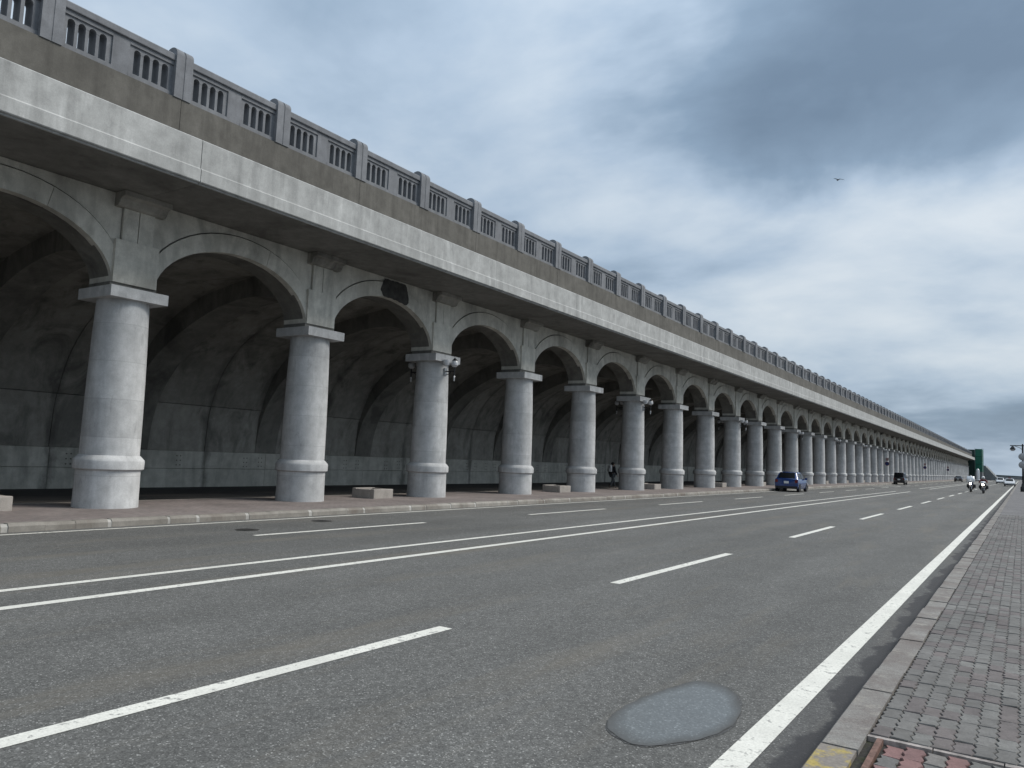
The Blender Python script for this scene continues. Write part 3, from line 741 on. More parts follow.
# low wall in blocks, with the clusters of bolt pockets
def low_wall(y0, y1, z0, z1): return MB().box(-28.6-XC, -28.0-XC, y0, y1, z0, z1)
m_lw = [low_wall(.008, S/2-.008, .0, .74).mesh('low_wall_block', 'low_wall_concrete'), low_wall(.008, S/2-.008, .755, 1.44).mesh('low_wall_block', 'low_wall_concrete')]
m_bolts = []
for cy in (.55, 1.75, 2.6):
    b = MB()
    for i in range(2):
        for j in range(3): b.lathe([(.026, -28.02-XC), (.026, -27.985-XC), (.016, -27.985-XC)], 8, 0, cy+i*.16, 'x', .86+j*.18)
    m_bolts.append(b.mesh('bolt_cluster', 'rib_shade_concrete'))

for k in range(K0, K1):
    y = S*k
    near = -1 <= k <= 24
    if near:
        c = put('column', m_shaft, col, (0, y, ZP*0))
        put('plinth', m_plinth, c, (0, 0, ZP)); put('base_band', m_band, c); 
        a = put('abacus', m_abacus, c)
        a.rotation_euler.z = random.uniform(-.006, .006)
    else:
        put('column', m_colfar, col, (0, y, .0))
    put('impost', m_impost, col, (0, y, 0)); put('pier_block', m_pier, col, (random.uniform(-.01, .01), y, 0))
    if k < 26: put('pier_panel', m_pier2, col, (0, y, 0))
    put('bracket', m_brack, col, (0, y, 0))
    put('rib', m_rib, col, (0, y, 0))
    if k == K1-1: break
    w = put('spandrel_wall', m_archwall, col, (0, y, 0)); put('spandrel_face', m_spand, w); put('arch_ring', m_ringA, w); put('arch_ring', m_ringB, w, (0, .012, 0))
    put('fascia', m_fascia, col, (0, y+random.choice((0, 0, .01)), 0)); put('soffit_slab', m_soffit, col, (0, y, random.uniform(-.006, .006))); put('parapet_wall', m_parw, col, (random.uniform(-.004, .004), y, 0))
    if k < 9:
        for m in m_sl+m_su: put('shell_panel', m, col, (random.uniform(-.012, .012), y, 0))
    else: put('shell_panel', m_sfull, col, (0, y, 0))
    for h in range(2):
        if k < 20:
            lw = put('low_wall_block', m_lw[0], col, (random.uniform(-.008, .008), y+h*S/2, 0)); lw2 = put('low_wall_block', m_lw[1], col, (random.uniform(-.008, .008), y+h*S/2, 0))
            if k < 8:
                for m in m_bolts:
                    if random.random() < .6: tag(put('bolt_cluster', m, lw2, (0, random.uniform(-.18, .18), random.uniform(-.03, .03))), kind='stuff')
    if k >= 20: MB().box(-28.6-XC, -28.0-XC, 0, S, 0, 1.44).obj('low_wall_block', 'low_wall_concrete', col, (0, y, 0))
# balustrade
for q in range(2*K0, 2*(K1-1)+1):
    y = HS*q
    put('balustrade_post', m_post, col, (PX-.05, y, 0), random.uniform(-.004, .004))
    if q == 2*(K1-1): break
    put('handrail', m_rail, col, (PX-.07, y, 0)); put('pilaster', m_pil, col, (PX-.07, y+HS/2-.20, 0))
    nearp = -2 <= q < 8
    for yy in (.225, HS/2+.20):
        sl = put('slot_panel', m_slotnear if nearp else m_slotfar, col, (PX-.07, y+yy, 0))
        if nearp:
            for a, c in cuts: put('baluster', m_bal, sl, (0, a, 0))
# body of the gallery behind: deck and sea-side slope
L0, L1 = S*K0, S*(K1-1)+.6
body = [(PX-.1, 8.5), (PX-.1, 10.03), (PX-5, 10.03), (-26.0-XC, 8.6), (-28.4-XC, 6.6), (-29.8-XC, 4), (-30.6-XC, 0), (-28.5-XC, 0), (-28.45-XC, 2.0), (-28.28-XC, 3.4), (-27.9-XC, 4.4), (-27.38-XC, 5.2), (-26.45-XC, 6.05), (-25.3-XC, 6.7), (-23.85-XC, 7.22), (-22.3-XC, 7.52), (-20.9-XC, 7.72), (-19.2-XC, 7.83), (FX-.6, 8.31), (FX-.6, 8.5)]
b = MB(); n = len(body)
b.v = [(x, L0, z) for x, z in body]+[(x, L1, z) for x, z in body]
for i in range(n): b.f.append((i, (i+1) % n, n+(i+1) % n, n+i))
b.f.append(tuple(range(n))); b.f.append(tuple(n+i for i in reversed(range(n))))
me = b.mesh('outer_shell', 'outer_concrete'); bm = bmesh.new(); bm.from_mesh(me); bmesh.ops.triangulate(bm, faces=[f for f in bm.faces if len(f.verts) > 4]); bm.to_mesh(me); bm.free()
put('outer_shell', me, col)
# black soot mark on the crown of the second arch from the left
b = MB(); yc0, yc1 = 19.15-Y0-S, 20.62-Y0-S; n = 10
n = 22
for q in range(n+1):
    t = q/n; yy = yc0+(yc1-yc0)*t; ti = math.acos(max(-1, min(1, (S/2-yy)/A_)))
    zi = intr(ti)[1]-.014; e = min(1, 9*t, 9*(1-t)); zt_ = zi+.06+(7.76-zi-.06)*(.35+.65*e)*random.uniform(.95, 1.0); zb_ = zi+(1-e)*random.uniform(.05, .3)
    b.v += [(.369, yy, zb_), (.369, yy, max(zb_+.02, zt_)), (.33, yy, zb_), (.33, yy, 7.5)]
for q in range(n): a = 4*q; b.f += [(a, a+4, a+5, a+1), (a, a+2, a+6, a+4)]
b.obj('soot_mark', 'soot', col, (0, S, 0))

# ------------------------------------------------------------------ lanterns on every third column, road side and arcade side
def make_lantern():
    r = empty('wall_lamp', cat='lamp')
    MB().box(0, .05, -.07, .07, -.16, .12).obj('wall_plate', 'grey_metal', r)
    b = MB().tube([(.04, 0, .0), (.2, 0, .0), (.46, 0, .0)], .024).tube([(.46, 0, -.18), (.46, 0, .16)], .03)
    b.tube([(.05, 0, -.13), (.18, 0, -.11), (.30, 0, -.03)], .015)
    b.obj('bracket', 'black_metal', r, smooth=True)
    MB().lathe([(.01, -.36), (.03, -.32), (.022, -.24), (.045, -.2), (.03, -.16)], 12, .46, 0, 'z', -.02).obj('finial', 'glass_white', r, smooth=True)
    MB().lathe([(.03, .14), (.08, .16), (.135, .22), (.14, .30), (.11, .38), (.05, .43)], 16, .46, 0).obj('globe', 'glass_white', r, smooth=True)
    MB().lathe([(.115, .38), (.08, .43), (.03, .47), (.005, .52)], 14, .46, 0).obj('cap', 'black_metal', r, smooth=True)
    MB().lathe([(.02, -.12), (.11, -.10), (.15, .0), (.15, .10), (.11, .12)], 14, .22, -.20, 'z', .30).obj('floodlight', 'glass_white', r, smooth=True)
    return r
def lantern_label(k, side):
    where = 'road side' if side > 0 else 'shaded arcade side'
    if k < 20: return f'globe wall lamp bracketed to the {where} of the {ordi(k)} column from the left'
    return f'tiny globe wall lamp, {ordi((k-2)//3)} from the left along the {where} of the columns'
proto = make_lantern(); first = True
for k in range(2, 39, 3):
    for side in (1, -1):
        if side < 0 and k > 12: continue
        o = proto if first else copy_tree(proto); first = False
        o.location = (XC+side*.60, Y0+S*k, 4.86); o.rotation_euler.z = 0 if side > 0 else math.pi
        tag(o, lantern_label(k, side), 'lamp', 'globe lamps on the columns')

# ------------------------------------------------------------------ low hollow stone planters between columns
def make_planter():
    r = empty('stone_planter', cat='planter')
    hx, hy, t, h = .50, .50, .17, .31
    for nm, x0, x1, y0, y1 in (('stone', hx-t, hx, -hy, hy), ('stone', -hx, -hx+t, -hy, hy), ('stone', -hx+t+.006, hx-t-.006, -hy, -hy+t), ('stone', -hx+t+.006, hx-t-.006, hy-t, hy)):
        bevel(MB().box(x0, x1, y0, y1, -.02, h+random.uniform(-.012, .012)).obj(nm, 'planter_stone', r), .02, 2)
    MB().box(-hx+t-.01, hx-t+.01, -hy+t-.01, hy-t+.01, -.02, .18).obj('soil', 'joint_sand', r)
    return r
proto = make_planter(); first = True
for k, f in ((-1, .55), (1, .555), (3, .645), (5, .50), (7, .555), (9, .30), (11, .5), (13, .5), (15, .5), (17, .5), (19, .5)):
    o = proto if first else copy_tree(proto); first = False
    o.location = (-18.86, Y0+S*(k+f), ZP); o.rotation_euler.z = random.uniform(-.05, .05)
    lab = 'low square stone planter cut off at the left edge of the picture' if k < 0 else f'low square stone planter between the {ordi(k)} and {ordi(k+1)} columns' if k < 19 else 'low square stone planter between two far columns'
    tag(o, lab, 'planter', 'stone planters between the columns')

# ------------------------------------------------------------------ vehicles
def car(name, L, W, paint, st, loc, rz, label, cat, wheel=(.62, 3.0, .30), sides=(2, 3, 4), glass=True, rear_lights=True, roof_sign=None):
    """body lofted through stations (y, z_bottom, z_belt, z_roof, half_w_belt, half_w_roof); rear at y=0"""
    r = empty(name, loc, rz, label=label, cat=cat)
    b = MB(); rings = []
    for (y, zb, zl, zr, wb, wr) in st:
        half = [(wb*.90, zb), (wb*.985, zb+.10), (wb, (zb+zl)*.52), (wb*.985, zl-.10), (wb*.955, zl), (wr+.02, max(zl+.004, zr-.09)), (wr*.93, max(zl+.008, zr-.025)), (wr*.6, max(zl+.012, zr))]
        ring = [(x, y, z) for x, z in half]+[(-x, y, z) for x, z in reversed(half)]
        rings.append(ring)
    n = len(rings[0])
    for ring in rings: b.v += ring
    for i in range(len(rings)-1):
        for j in range(n):
            k = (j+1) % n; b.f.append((i*n+j, i*n+k, (i+1)*n+k, (i+1)*n+j))
    b.f.append(tuple(range(n))); b.f.append(tuple((len(rings)-1)*n+j for j in reversed(range(n))))
    b.obj('body', paint, r, smooth=True)
    V = lambda i, j: Vector(rings[i][j])
    def quad(name, pts, mat, off, ins=.06):
        c = sum(pts, Vector())/4; nn = (pts[1]-pts[0]).cross(pts[2]-pts[0]).normalized()
        if nn.dot(c-Vector((0, L/2, .6))) < 0: nn = -nn
        p2 = [p+(c-p)*ins+nn*off for p in pts]; p1 = [p+(c-p)*ins-nn*.03 for p in pts]
        MB().add([tuple(p) for p in p2+p1], [(0, 1, 2, 3), (4, 7, 6, 5), (0, 4, 5, 1), (1, 5, 6, 2), (2, 6, 7, 3), (3, 7, 4, 0)]).obj(name, mat, r)
    ri, fi = sides[0], sides[-1]
    # rear and front glass lie on the sloping stretches next to the roof
    quad('rear_window', [V(ri-1, 6), V(ri-1, n-7), V(ri, n-7), V(ri, 6)], 'car_glass', .034, .1)
    quad('windscreen', [V(fi, 6), V(fi, n-7), V(fi+1, n-7), V(fi+1, 6)], 'car_glass', .034, .08)
    for a, c in zip(sides[:-1], sides[1:]):
        for s in (4, n-5):
            t = s+1 if s == 4 else s-1
            quad('side_window', [V(a, s), V(c, s), V(c, t), V(a, t)], 'car_glass', .012, .1)
    wr_, wf_, rad = wheel
    for y in (wr_, wf_):
        for s in (-1, 1):
            x = s*(W/2-.10)
            w = MB().lathe([(rad*.62, -.10), (rad*.93, -.10), (rad, -.06), (rad, .06), (rad*.93, .10), (rad*.62, .10)], 20, x, y, 'x', rad, caps=False).obj('wheel', 'tyre', r, smooth=True)
            MB().lathe([(rad*.66, -.06), (rad*.66, .085*s if s > 0 else .06), (rad*.2, .07)] if s > 0 else [(rad*.2, -.07), (rad*.66, -.085), (rad*.66, .06)], 16, x, y, 'x', rad).obj('rim', 'rim', w, smooth=True)
            MB().lathe([(rad*1.16, -.02), (rad*1.16, .012)], 20, s*(W/2-.012), y, 'x', rad*1.02).obj('wheel_arch', 'dark_plastic', r, smooth=True)
    zb, zl = st[0][1], st[0][2]
    for s in (-1, 1):
        MB().box(*sorted((s*W*.36, s*W*.475)), -.018, .06, zl-.24, zl-.02).obj('tail_light', 'red_light', r)
        MB().box(*sorted((s*W*.30, s*W*.46)), L-.10, L+.012, st[-1][2]-.16, st[-1][2]-.03).obj('headlight', 'clear_light', r)
        mi = sides[-1]
        MB().box(*sorted((s*W*.48, s*W*.59)), st[mi][0]+.18, st[mi][0]+.28, st[mi][2]+.0, st[mi][2]+.14).obj('mirror', paint, r)
    MB().box(-.17, .17, -.03, .0, zl-.30, zl-.13).obj('number_plate', 'plate_white', r)
    MB().box(-.17, .17, L, L+.03, zb+.12, zb+.28).obj('number_plate', 'plate_white', r)
    MB().box(-W*.47, W*.47, -.045, .05, zb-.02, zb+.14).obj('rear_bumper', 'dark_plastic' if paint != 'white_paint' else paint, r)
    MB().box(-W*.47, W*.47, L-.05, L+.04, zb-.02, zb+.16).obj('front_bumper', 'dark_plastic', r)
    if roof_sign: MB().box(-.22, .22, L*.5-.08, L*.5+.08, st[sides[1]][3]-.02, st[sides[1]][3]+.2).obj('roof_sign', roof_sign, r)
    return r
hatch = [(0, .28, .92, .93, .80, .74), (.05, .24, .95, 1.0, .84, .72), (.48, .22, .94, 1.44, .845, .62), (1.35, .20, .92, 1.50, .85, .63), (2.25, .20, .90, 1.44, .85, .61), (2.98, .20, .90, .96, .84, .66), (3.6, .24, .80, .82, .80, .60), (3.78, .30, .66, .67, .70, .5)]
car('blue_hatchback', 3.78, 1.70, 'blue_paint', hatch, (-14.6, 59.2, 0), R(1.5), 'blue hatchback parked at the kerb in front of the columns', 'car', (.60, 3.05, .30), (2, 3, 4))
box = [(0, .30, .96, .98, .70, .66), (.03, .26, .98, 1.05, .735, .66), (.20, .24, .98, 1.72, .735, .63), (1.2, .24, .96, 1.76, .74, .64), (2.3, .24, .95, 1.72, .74, .62), (2.85, .24, .95, 1.0, .73, .64), (3.3, .26, .86, .88, .70, .58), (3.4, .3, .7, .71, .66, .5)]
car('kei_van', 3.4, 1.48, 'black_paint', box, (-14.85, 124, 0), 0, 'small boxy black van stopped at the kerb beyond the blue car', 'van', (.55, 2.9, .29), (2, 3, 4))
sedan = [(0, .30, .88, .89, .78, .7), (.10, .24, .93, .95, .85, .75), (.75, .22, .95, 1.02, .87, .74), (1.35, .20, .94, 1.42, .87, .60), (2.3, .20, .93, 1.46, .87, .61), (2.75, .20, .93, 1.40, .87, .60), (3.45, .20, .92, .98, .86, .68), (4.2, .24, .80, .82, .80, .6), (4.4, .3, .66, .67, .7, .5)]
car('black_sedan', 4.4, 1.74, 'black_paint', sedan, (-13.6, 226, 0), 0, 'tiny black car far down the road along the columns', 'car', (.8, 3.55, .31), (3, 4, 5))
car('white_sedan', 4.4, 1.76, 'white_paint', sedan, (-1.95, 172, 0), math.pi, 'white car with a roof light facing us, nearer of two by the lamp post', 'car', (.8, 3.55, .31), (3, 4, 5), roof_sign='cloth_maroon')
car('white_hatchback', 3.78, 1.70, 'white_paint', hatch, (-4.3, 217, 0), math.pi, 'white car behind the other white car at the right edge of the road', 'car', (.60, 3.05, .30), (2, 3, 4))

# ------------------------------------------------------------------ people (one skinned body each, clothes as children)
def skin_mesh(name, verts, edges, radii, mat, parent, root=0, sub=2):
    me = bpy.data.meshes.new(name); me.from_pydata(verts, edges, []); o = put(name, me, parent)
    m = o.modifiers.new('skin', 'SKIN'); m.use_smooth_shade = True
    for v, r in zip(me.skin_vertices[0].data, radii): v.radius = (r, r) if not isinstance(r, tuple) else r
    me.skin_vertices[0].data[root].use_root = True
    s = o.modifiers.new('sub', 'SUBSURF'); s.levels = s.render_levels = sub
    me.materials.append(MATS[mat]); return o
def person(loc, rz, label, J, top='cloth_dark', legs='cloth_grey', helmet=None, group=None):
    """J: joints in metres, figure faces +Y. keys pelvis chest neck head, l/r shoulder elbow wrist hip knee ankle toe"""
    r = empty('person', loc, rz, label=label, cat='person', group=group)
    order = ['pelvis', 'waist', 'chest', 'neck', 'head', 'crown', 'ls', 'le', 'lw', 'lh', 'rs', 're', 'rw', 'rh', 'lhip', 'lk', 'la', 'lt', 'rhip', 'rk', 'ra', 'rt']
    rad = dict(pelvis=.135, waist=.125, chest=(.15, .115), neck=.055, head=.092, crown=.07, ls=.065, le=.045, lw=.032, lh=.035, rs=.065, re=.045, rw=.032, rh=.035, lhip=.085, lk=.058, la=.042, lt=.035, rhip=.085, rk=.058, ra=.042, rt=.035)
    E = [('pelvis', 'waist'), ('waist', 'chest'), ('chest', 'neck'), ('neck', 'head'), ('head', 'crown'), ('chest', 'ls'), ('ls', 'le'), ('le', 'lw'), ('lw', 'lh'), ('chest', 'rs'), ('rs', 're'), ('re', 'rw'), ('rw', 'rh'),
         ('pelvis', 'lhip'), ('lhip', 'lk'), ('lk', 'la'), ('la', 'lt'), ('pelvis', 'rhip'), ('rhip', 'rk'), ('rk', 'ra'), ('ra', 'rt')]
    ix = {n: i for i, n in enumerate(order)}
    body = skin_mesh('body', [J[n] for n in order], [(ix[a], ix[c]) for a, c in E], [rad[n] for n in order], 'skin', r)
    def sub(name, keys, edges, scale, add, mat, root):
        id2 = {n: i for i, n in enumerate(keys)}
        def g(n):
            q = rad[n]; return tuple(x*scale+add for x in q) if isinstance(q, tuple) else q*scale+add
        skin_mesh(name, [J[n] for n in keys], [(id2[a], id2[c]) for a, c in edges], [g(n) for n in keys], mat, r, id2[root])
    sub('jacket', ['pelvis', 'waist', 'chest', 'neck', 'ls', 'le', 'lw', 'rs', 're', 'rw'], [('pelvis', 'waist'), ('waist', 'chest'), ('chest', 'neck'), ('chest', 'ls'), ('ls', 'le'), ('le', 'lw'), ('chest', 'rs'), ('rs', 're'), ('re', 'rw')], 1.08, .018, top, 'pelvis')
    sub('trousers', ['pelvis', 'lhip', 'lk', 'la', 'rhip', 'rk', 'ra'], [('pelvis', 'lhip'), ('lhip', 'lk'), ('lk', 'la'), ('pelvis', 'rhip'), ('rhip', 'rk'), ('rk', 'ra')], 1.05, .016, legs, 'pelvis')
    for a, t in (('la', 'lt'), ('ra', 'rt')):
        skin_mesh('shoe', [J[a], J[t]], [(0, 1)], [.052, .045], 'shoe', r)
    h = Vector(J['head']); c = Vector(J['crown'])
    if helmet:
        MB().ball((h.x, h.y, h.z+.04), .155, 14, 10, 1.05).obj('helmet', helmet, r, smooth=True)
        MB().ball((h.x, h.y+.075, h.z+.03), .10, 12, 8, .7).obj('visor', 'car_glass', r, smooth=True)
    else:
        MB().ball((h.x, h.y-.03, h.z+.06), .112, 14, 10, .95).obj('hair', 'hair', r, smooth=True)
        MB().ball((h.x, h.y+.105, h.z-.01), .018, 8, 6).obj('nose', 'skin', r, smooth=True)
        for s in (-1, 1): MB().ball((h.x+s*.095, h.y, h.z), .024, 8, 6, 1.3).obj('ear', 'skin', r, smooth=True)
    # hands: four fingers and a thumb
    for a, wv in (('lh', 'lw'), ('rh', 'rw')):
        p = Vector(J[a]); d = (p-Vector(J[wv])).normalized(); side = Vector((1, 0, 0)) if abs(d.x) < .8 else Vector((0, 1, 0))
        side = (side-d*side.dot(d)).normalized(); up = d.cross(side)
        b = MB()
        for i, ln in enumerate((.065, .075, .07, .055)):
            q = p+side*((i-1.5)*.02)+d*.02; b.tube([q, q+d*ln*.55-up*.006, q+d*ln-up*.028], [.0095, .009, .007], 6)
        q = p-side*.035; b.tube([q, q+d*.03-side*.02, q+d*.055-side*.022-up*.012], [.011, .010, .008], 6)
        b.obj('fingers', 'skin', r, smooth=True)
    return r
def walking(h=1.7, stride=.28, arm=.18):
    k = h/1.75
    J = dict(pelvis=(0, 0, .95), waist=(0, .01, 1.10), chest=(0, .02, 1.32), neck=(0, .03, 1.49), head=(0, .05, 1.61), crown=(0, .045, 1.69),
             ls=(-.19, .02, 1.41), le=(-.23, -arm*.6, 1.14), lw=(-.22, -arm*.4+.02, .90), lh=(-.22, -arm*.3+.04, .83),
             rs=(.19, .02, 1.41), re=(.23, arm*.4, 1.14), rw=(.22, arm*.9+.06, .92), rh=(.22, arm*1.0+.09, .85),
             lhip=(-.09, 0, .90), lk=(-.09, stride*.65+.04, .50), la=(-.09, stride, .085), lt=(-.09, stride+.19, .045),
             rhip=(.09, 0, .90), rk=(.09, -stride*.15, .49), ra=(.09, -stride*.95, .13), rt=(.09, -stride*.95+.17, .045))
    return {n: tuple(c*k for c in v) for n, v in J.items()}
p1 = person((-22.07, 45.3, 0.004), R(-25), 'person in dark clothes walking under the arcade with a pale backpack', walking(1.64), 'cloth_dark', 'cloth_grey')
bp = empty('backpack', (-22.07, 45.3, 0.004), R(-25), label='pale grey backpack worn by the walker under the arcade', cat='backpack')
o = bevel(MB().box(-.155, .155, -.30, -.125, 1.02, 1.46).obj('bag', 'bag_white', bp), .05, 3)
bevel(MB().box(-.11, .11, -.35, -.30, 1.06, 1.26).obj('pocket', 'bag_white', bp), .02, 2)
for s in (-1, 1): MB().tube([(s*.12, -.14, 1.42), (s*.13, -.02, 1.475), (s*.13, .125, 1.38), (s*.14, .12, 1.22), (s*.15, -.10, 1.08)], .017, 6).obj('strap', 'cloth_grey', bp, smooth=True)
person((-23.2, 72.3, 0.004), R(160), 'person in dark clothes half hidden behind the eighth column', walking(1.72, .2), 'cloth_dark', 'cloth_dark')

# ------------------------------------------------------------------ motorcycles and riders, coming towards the camera
def motorcycle(loc, rz, label, fairing, screen):
    r = empty('motorcycle', loc, rz, label=label, cat='motorcycle', group='motorcycles coming towards us')
    for y, w in ((-.72, .09), (.74, .07)):
        wh = MB().lathe([(.20, -w*.8), (.27, -w), (.315, -w*.6), (.325, 0), (.315, w*.6), (.27, w), (.20, w*.8)], 22, 0, y, 'x', .325, caps=False).obj('wheel', 'tyre', r, smooth=True)
        MB().lathe([(.21, -.035), (.21, .035)], 16, 0, y, 'x', .325).obj('rim', 'rim', wh, smooth=True)
        b = MB()
        n = 8
        for i in range(n):
            a0, a1 = R(40+100*i/n), R(40+100*(i+1)/n); q = [(y+.37*math.cos(a), .325+.37*math.sin(a)) for a in (a0, a1)]
            b.add([(-.09, *q[0]), (.09, *q[0]), (.09, *q[1]), (-.09, *q[1])], [(0, 1, 2, 3)])
        o = b.obj('mudguard', 'dark_plastic', r); o.modifiers.new('s', 'SOLIDIFY').thickness = .012
    for s in (-1, 1): MB().tube([(s*.09, .74, .325), (s*.09, .56, .80), (s*.10, .48, 1.02)], .028).obj('fork', 'bike_silver', r, smooth=True)
    bevel(MB().box(-.19, .19, -.28, .32, .28, .62).obj('engine', 'iron', r), .05)
    MB().tube([(0, .42, .72), (0, .2, .86), (0, -.1, .88), (0, -.28, .80)], [.12, .17, .16, .10], 12).obj('fuel_tank', fairing, r, smooth=True)
    MB().tube([(0, -.18, .80), (0, -.5, .80), (0, -.85, .86)], [.11, .15, .10], 12).obj('seat', 'leather', r, smooth=True)
    MB().tube([(.19, .1, .34), (.2, -.4, .34), (.21, -1.0, .42)], [.04, .05, .065], 10).obj('exhaust', 'bike_silver', r, smooth=True)
    MB().tube([(-.40, .24, 1.06), (-.22, .40, 1.08), (0, .46, 1.04), (.22, .40, 1.08), (.40, .24, 1.06)], .016).obj('handlebar', 'black_metal', r, smooth=True)
    for s in (-1, 1):
        MB().tube([(s*.27, .36, 1.08), (s*.34, .36, 1.24)], .008, 6).ball((s*.36, .36, 1.27), .055, 10, 6, .7).obj('mirror', 'black_metal', r, smooth=True)
        bevel(MB().box(*sorted((s*.20, s*.42)), -.98, -.48, .45, .80).obj('pannier', 'dark_plastic', r), .04)
    b = MB(); pr = [(.0, .98), (.30, .90), (.36, .66), (.22, .48)]
    b.lathe([(.20, -.02), (.26, .10), (.22, .30)], 14, 0, .52, 'z', .72).obj('front_fairing', fairing, r, smooth=True)
    MB().lathe([(.10, .0), (.105, .05), (.06, .085)], 14, 0, .76, 'y', .90).obj('headlight', 'headlight_on', r, smooth=True)
    # windscreen: a curved plate with thickness
    w, h = screen; b = MB(); n = 8
    for i in range(n+1):
        a = -1+2*i/n
        b.v += [(a*w, .60-.16*a*a, 1.06), (a*w*.86, .48-.16*a*a, 1.06+h)]
    for i in range(n): b.f.append((2*i, 2*i+2, 2*i+3, 2*i+1))
    o = b.obj('windshield', 'screen_plastic', r, smooth=True); o.modifiers.new('s', 'SOLIDIFY').thickness = .01
    return r
def riding():
    return dict(pelvis=(0, -.36, .92), waist=(0, -.30, 1.06), chest=(0, -.20, 1.27), neck=(0, -.13, 1.43), head=(0, -.08, 1.54), crown=(0, -.08, 1.62),
                ls=(-.19, -.19, 1.35), le=(-.33, .0, 1.17), lw=(-.37, .20, 1.09), lh=(-.37, .25, 1.075), rs=(.19, -.19, 1.35), re=(.33, .0, 1.17), rw=(.37, .20, 1.09), rh=(.37, .25, 1.075),
                lhip=(-.12, -.34, .90), lk=(-.25, .10, .78), la=(-.24, -.14, .40), lt=(-.25, .04, .35), rhip=(.12, -.34, .90), rk=(.25, .10, .78), ra=(.24, -.14, .40), rt=(.25, .04, .35))
for (x, y), fair, scr, top, hel, lb, lr in (((-4.60, 96.2), 'cloth_navy', (.40, .62), 'cloth_navy', 'helmet_white', 'touring motorcycle with a wide pale windshield, left one of the pair', 'rider in navy behind the wide windshield of the left motorcycle'),
                                        ((-3.30, 91.6), 'dark_plastic', (.20, .16), 'cloth_maroon', 'helmet_white', 'dark motorcycle with a bright headlight, right one of the pair', 'rider in maroon jacket and white helmet on the right motorcycle')):
    motorcycle((x, y, 0), math.pi, lb, fair, scr)
    person((x, y, 0), math.pi, lr, riding(), top, 'cloth_dark', hel)

# ------------------------------------------------------------------ street lamp with two round sign plates on the right pavement
LX, LY = .09, 108.0
sl = empty('street_lamp', (LX, LY, ZR), label='dark street lamp post with a lantern hanging from its left arm', cat='street lamp')
MB().lathe([(.30, 0), (.30, .5), (.22, .62), (.16, .9), (.12, 1.0)], 14).obj('base', 'black_metal', sl, smooth=True)
MB().lathe([(.12, .95), (.10, 3.0), (.085, 5.45), (.05, 5.55)], 12).obj('pole', 'black_metal', sl, smooth=True)
b = MB().tube([(-1.25, 0, 5.34), (.9, 0, 5.34)], .05).tube([(-.8, 0, 5.30), (-.3, 0, 5.1), (0, 0, 4.85)], .03)
b.obj('arm', 'black_metal', sl, smooth=True)
for s in (-1,):
    MB().lathe([(.03, .36), (.10, .34), (.20, .18), (.30, .02), (.30, -.04)], 14, s*.98, 0, 'z', 4.92).obj('lantern_hood', 'black_metal', sl, smooth=True)
    MB().lathe([(.25, 0), (.22, -.12), (.12, -.2)], 14, s*.98, 0, 'z', 4.90).obj('lantern_glass', 'glass_white', sl, smooth=True)
for z, w in ((4.05, 'upper'), (3.1, 'lower')):
    o = empty('round_sign', (LX-.02, LY-.16, ZR+z), label=f'{w} round grey sign plate fixed to the street lamp post', cat='sign', group='round signs on the lamp post')
    MB().lathe([(.40, -.012), (.42, 0), (.40, .012)], 24, 0, 0, 'y').obj('plate', 'sign_back', o, smooth=True)
    MB().box(-.10, .10, .02, .06, -.05, .05).obj('clamp', 'grey_metal', o)

# no-parking signs standing at the colonnade kerb
for (y, lab) in ((131.8, 'round blue and red sign on a pole at the kerb, nearest of three'), (187.5, 'round sign on a pole at the kerb, middle of three'), (248.8, 'round sign on a pole at the kerb, farthest of three')):
    o = empty('road_sign', (-17.4, y, ZP), label=lab, cat='sign', group='round signs along the colonnade kerb')
    MB().lathe([(.045, 0), (.045, 5.0)], 10).obj('pole', 'sign_back', o, smooth=True)
    MB().lathe([(.32, -.06), (.32, -.05)], 24, 0, 0, 'y', 2.85).obj('plate', 'sign_red', o)
    MB().lathe([(.27, -.066), (.27, -.058)], 24, 0, 0, 'y', 2.85).obj('centre', 'sign_blue', o)
    MB().box(-.20, .20, -.06, -.05, 3.3, 3.75).obj('panel', 'sign_faded', o)

# ------------------------------------------------------------------ far end of the gallery: netted scaffold, ramp, marker, shore
YE = YB+.2
sc = empty('scaffold_tower', (-15.6, YE+3, 0), label='tall scaffold wrapped in green netting at the far end of the gallery', cat='scaffold')
MB().box(-3.9, -.4, -1.5, 10, .1, 12.2).obj('side_net', 'net_shaded', sc)  # side turned from the light, its shade painted as a darker net
for i in range(4): MB().box(-.35+.02*i, 2.1, -1.3+.01*i, 9.5, .2+3.1*i, 3.2+3.1*i).obj('net_panel', 'net_green' if i > 0 else 'far_concrete', sc)
for x in (-3.95, -.37, 2.15):
    for y in (-1.55, 9.6): MB().tube([(x, y, 0), (x, y, 13.0)], .06, 8).obj('scaffold_pole', 'grey_metal', sc)
b = MB()
hood = empty('end_hoarding', (-18.7, YE, 0), label='hoarding painted in dark shade closing the far end of the colonnade', cat='hoarding')
for i in range(6): MB().box(-9.5+1.9*i, -9.5+1.9*i+1.86, -.2, .2, 0, 7.4).obj('panel', 'net_shaded', hood)  # shade of the end bay put into the panel colour
rp = empty('concrete_ramp', (-13, YE+14, 0), label='grey ramp sloping down to the right beyond the green scaffold', cat='ramp')
MB().add([(-6, 0, 0), (5.0, 0, 0), (0, 0, 6.0), (-6, 0, 6.0), (-6, 30, 0), (5.0, 30, 0), (0, 30, 6.0), (-6, 30, 6.0)], [(0, 1, 2, 3), (7, 6, 5, 4), (1, 5, 6, 2), (2, 6, 7, 3), (3, 7, 4, 0), (0, 4, 5, 1)]).obj('slope', 'far_concrete', rp)
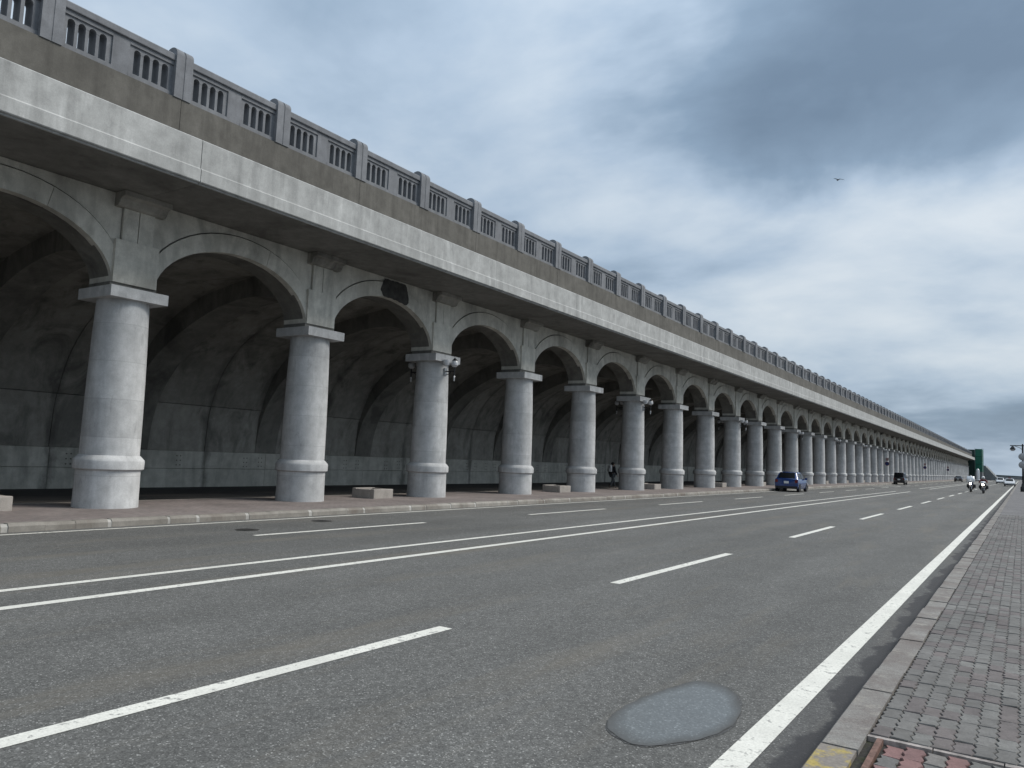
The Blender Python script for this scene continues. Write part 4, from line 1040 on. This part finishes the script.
for i in range(7): MB().tube([(4.8-.75*i, .2, .9*i), (4.8-.75*i, .2, .9*i+1.1)], .05, 6).obj('rail_post', 'grey_metal', rp)
mk = empty('white_marker', (-12.3, 300, 0), label='white upright marker pillar standing far off behind the motorcycles', cat='pillar')
MB().lathe([(.75, 0), (.7, .4), (.5, .5), (.48, 3.6), (.30, 3.9), (.05, 4.0)], 14).obj('shaft', 'white_paint', mk, smooth=True)
MB().box(-.9, .9, -.9, .9, 0, .25).obj('footing', 'far_concrete', mk)
bw_ = empty('distant_breakwater', (0, 640, 0), label='low dark breakwater along the horizon at the right', cat='breakwater')
MB().extrude_y([(-60, -2.4), (240, -2.4), (238, 1.6), (-60, 1.9)], 0, 14).obj('wall', 'far_concrete', bw_)
b = MB(); n = 60; xs = [-1400+120*i for i in range(n)]
for i, x in enumerate(xs): b.v += [(x, 0, -3), (x, 0, 4+2.5*math.sin(i*.7)+2*math.sin(i*1.9+1)+random.uniform(0, 2)), (x, 400, 4)]
for i in range(n-1): b.f += [(3*i, 3*i+3, 3*i+4, 3*i+1), (3*i+1, 3*i+4, 3*i+5, 3*i+2)]
o = b.obj('far_shore', 'distant_land', None, (0, 4200, 0)); tag(o, kind='structure')

# ------------------------------------------------------------------ gull in the sky
d = Vector((-.1731, .9262, .3349)); gp = Vector((0, 0, CAM_H))+d*95
g = empty('gull', gp, R(40), label='lone gull gliding in the grey sky at the right', cat='bird')
MB().tube([(0, -.24, 0), (0, -.12, .01), (0, .05, .02), (0, .18, .03), (0, .27, .03)], [.02, .065, .075, .055, .012], 10).obj('body', 'gull_white', g, smooth=True)
for s in (-1, 1):
    b = MB(); secs = [(0, .06, -.10, .03), (.18, .10, -.08, .10), (.36, .08, -.06, .13), (.52, -.02, -.12, .08), (.64, -.16, -.19, .0)]
    for x, yf, yb, z in secs: b.v += [(s*x, yf, z+.008), (s*x, yb, z+.004), (s*x, (yf+yb)/2, z+.02), (s*x, (yf+yb)/2, z-.006)]
    for i in range(len(secs)-1):
        a, c = 4*i, 4*i+4
        for q in ((0, 2), (2, 1), (1, 3), (3, 0)): b.f.append((a+q[0], a+q[1], c+q[1], c+q[0]))
    b.obj('wing', 'gull_grey', g, smooth=True)
MB().add([(-.05, -.2, 0), (.05, -.2, 0), (.09, -.40, 0), (-.09, -.40, 0), (0, -.3, .012)], [(0, 1, 4), (1, 2, 4), (2, 3, 4), (3, 0, 4), (3, 2, 1, 0)]).obj('tail', 'gull_white', g)
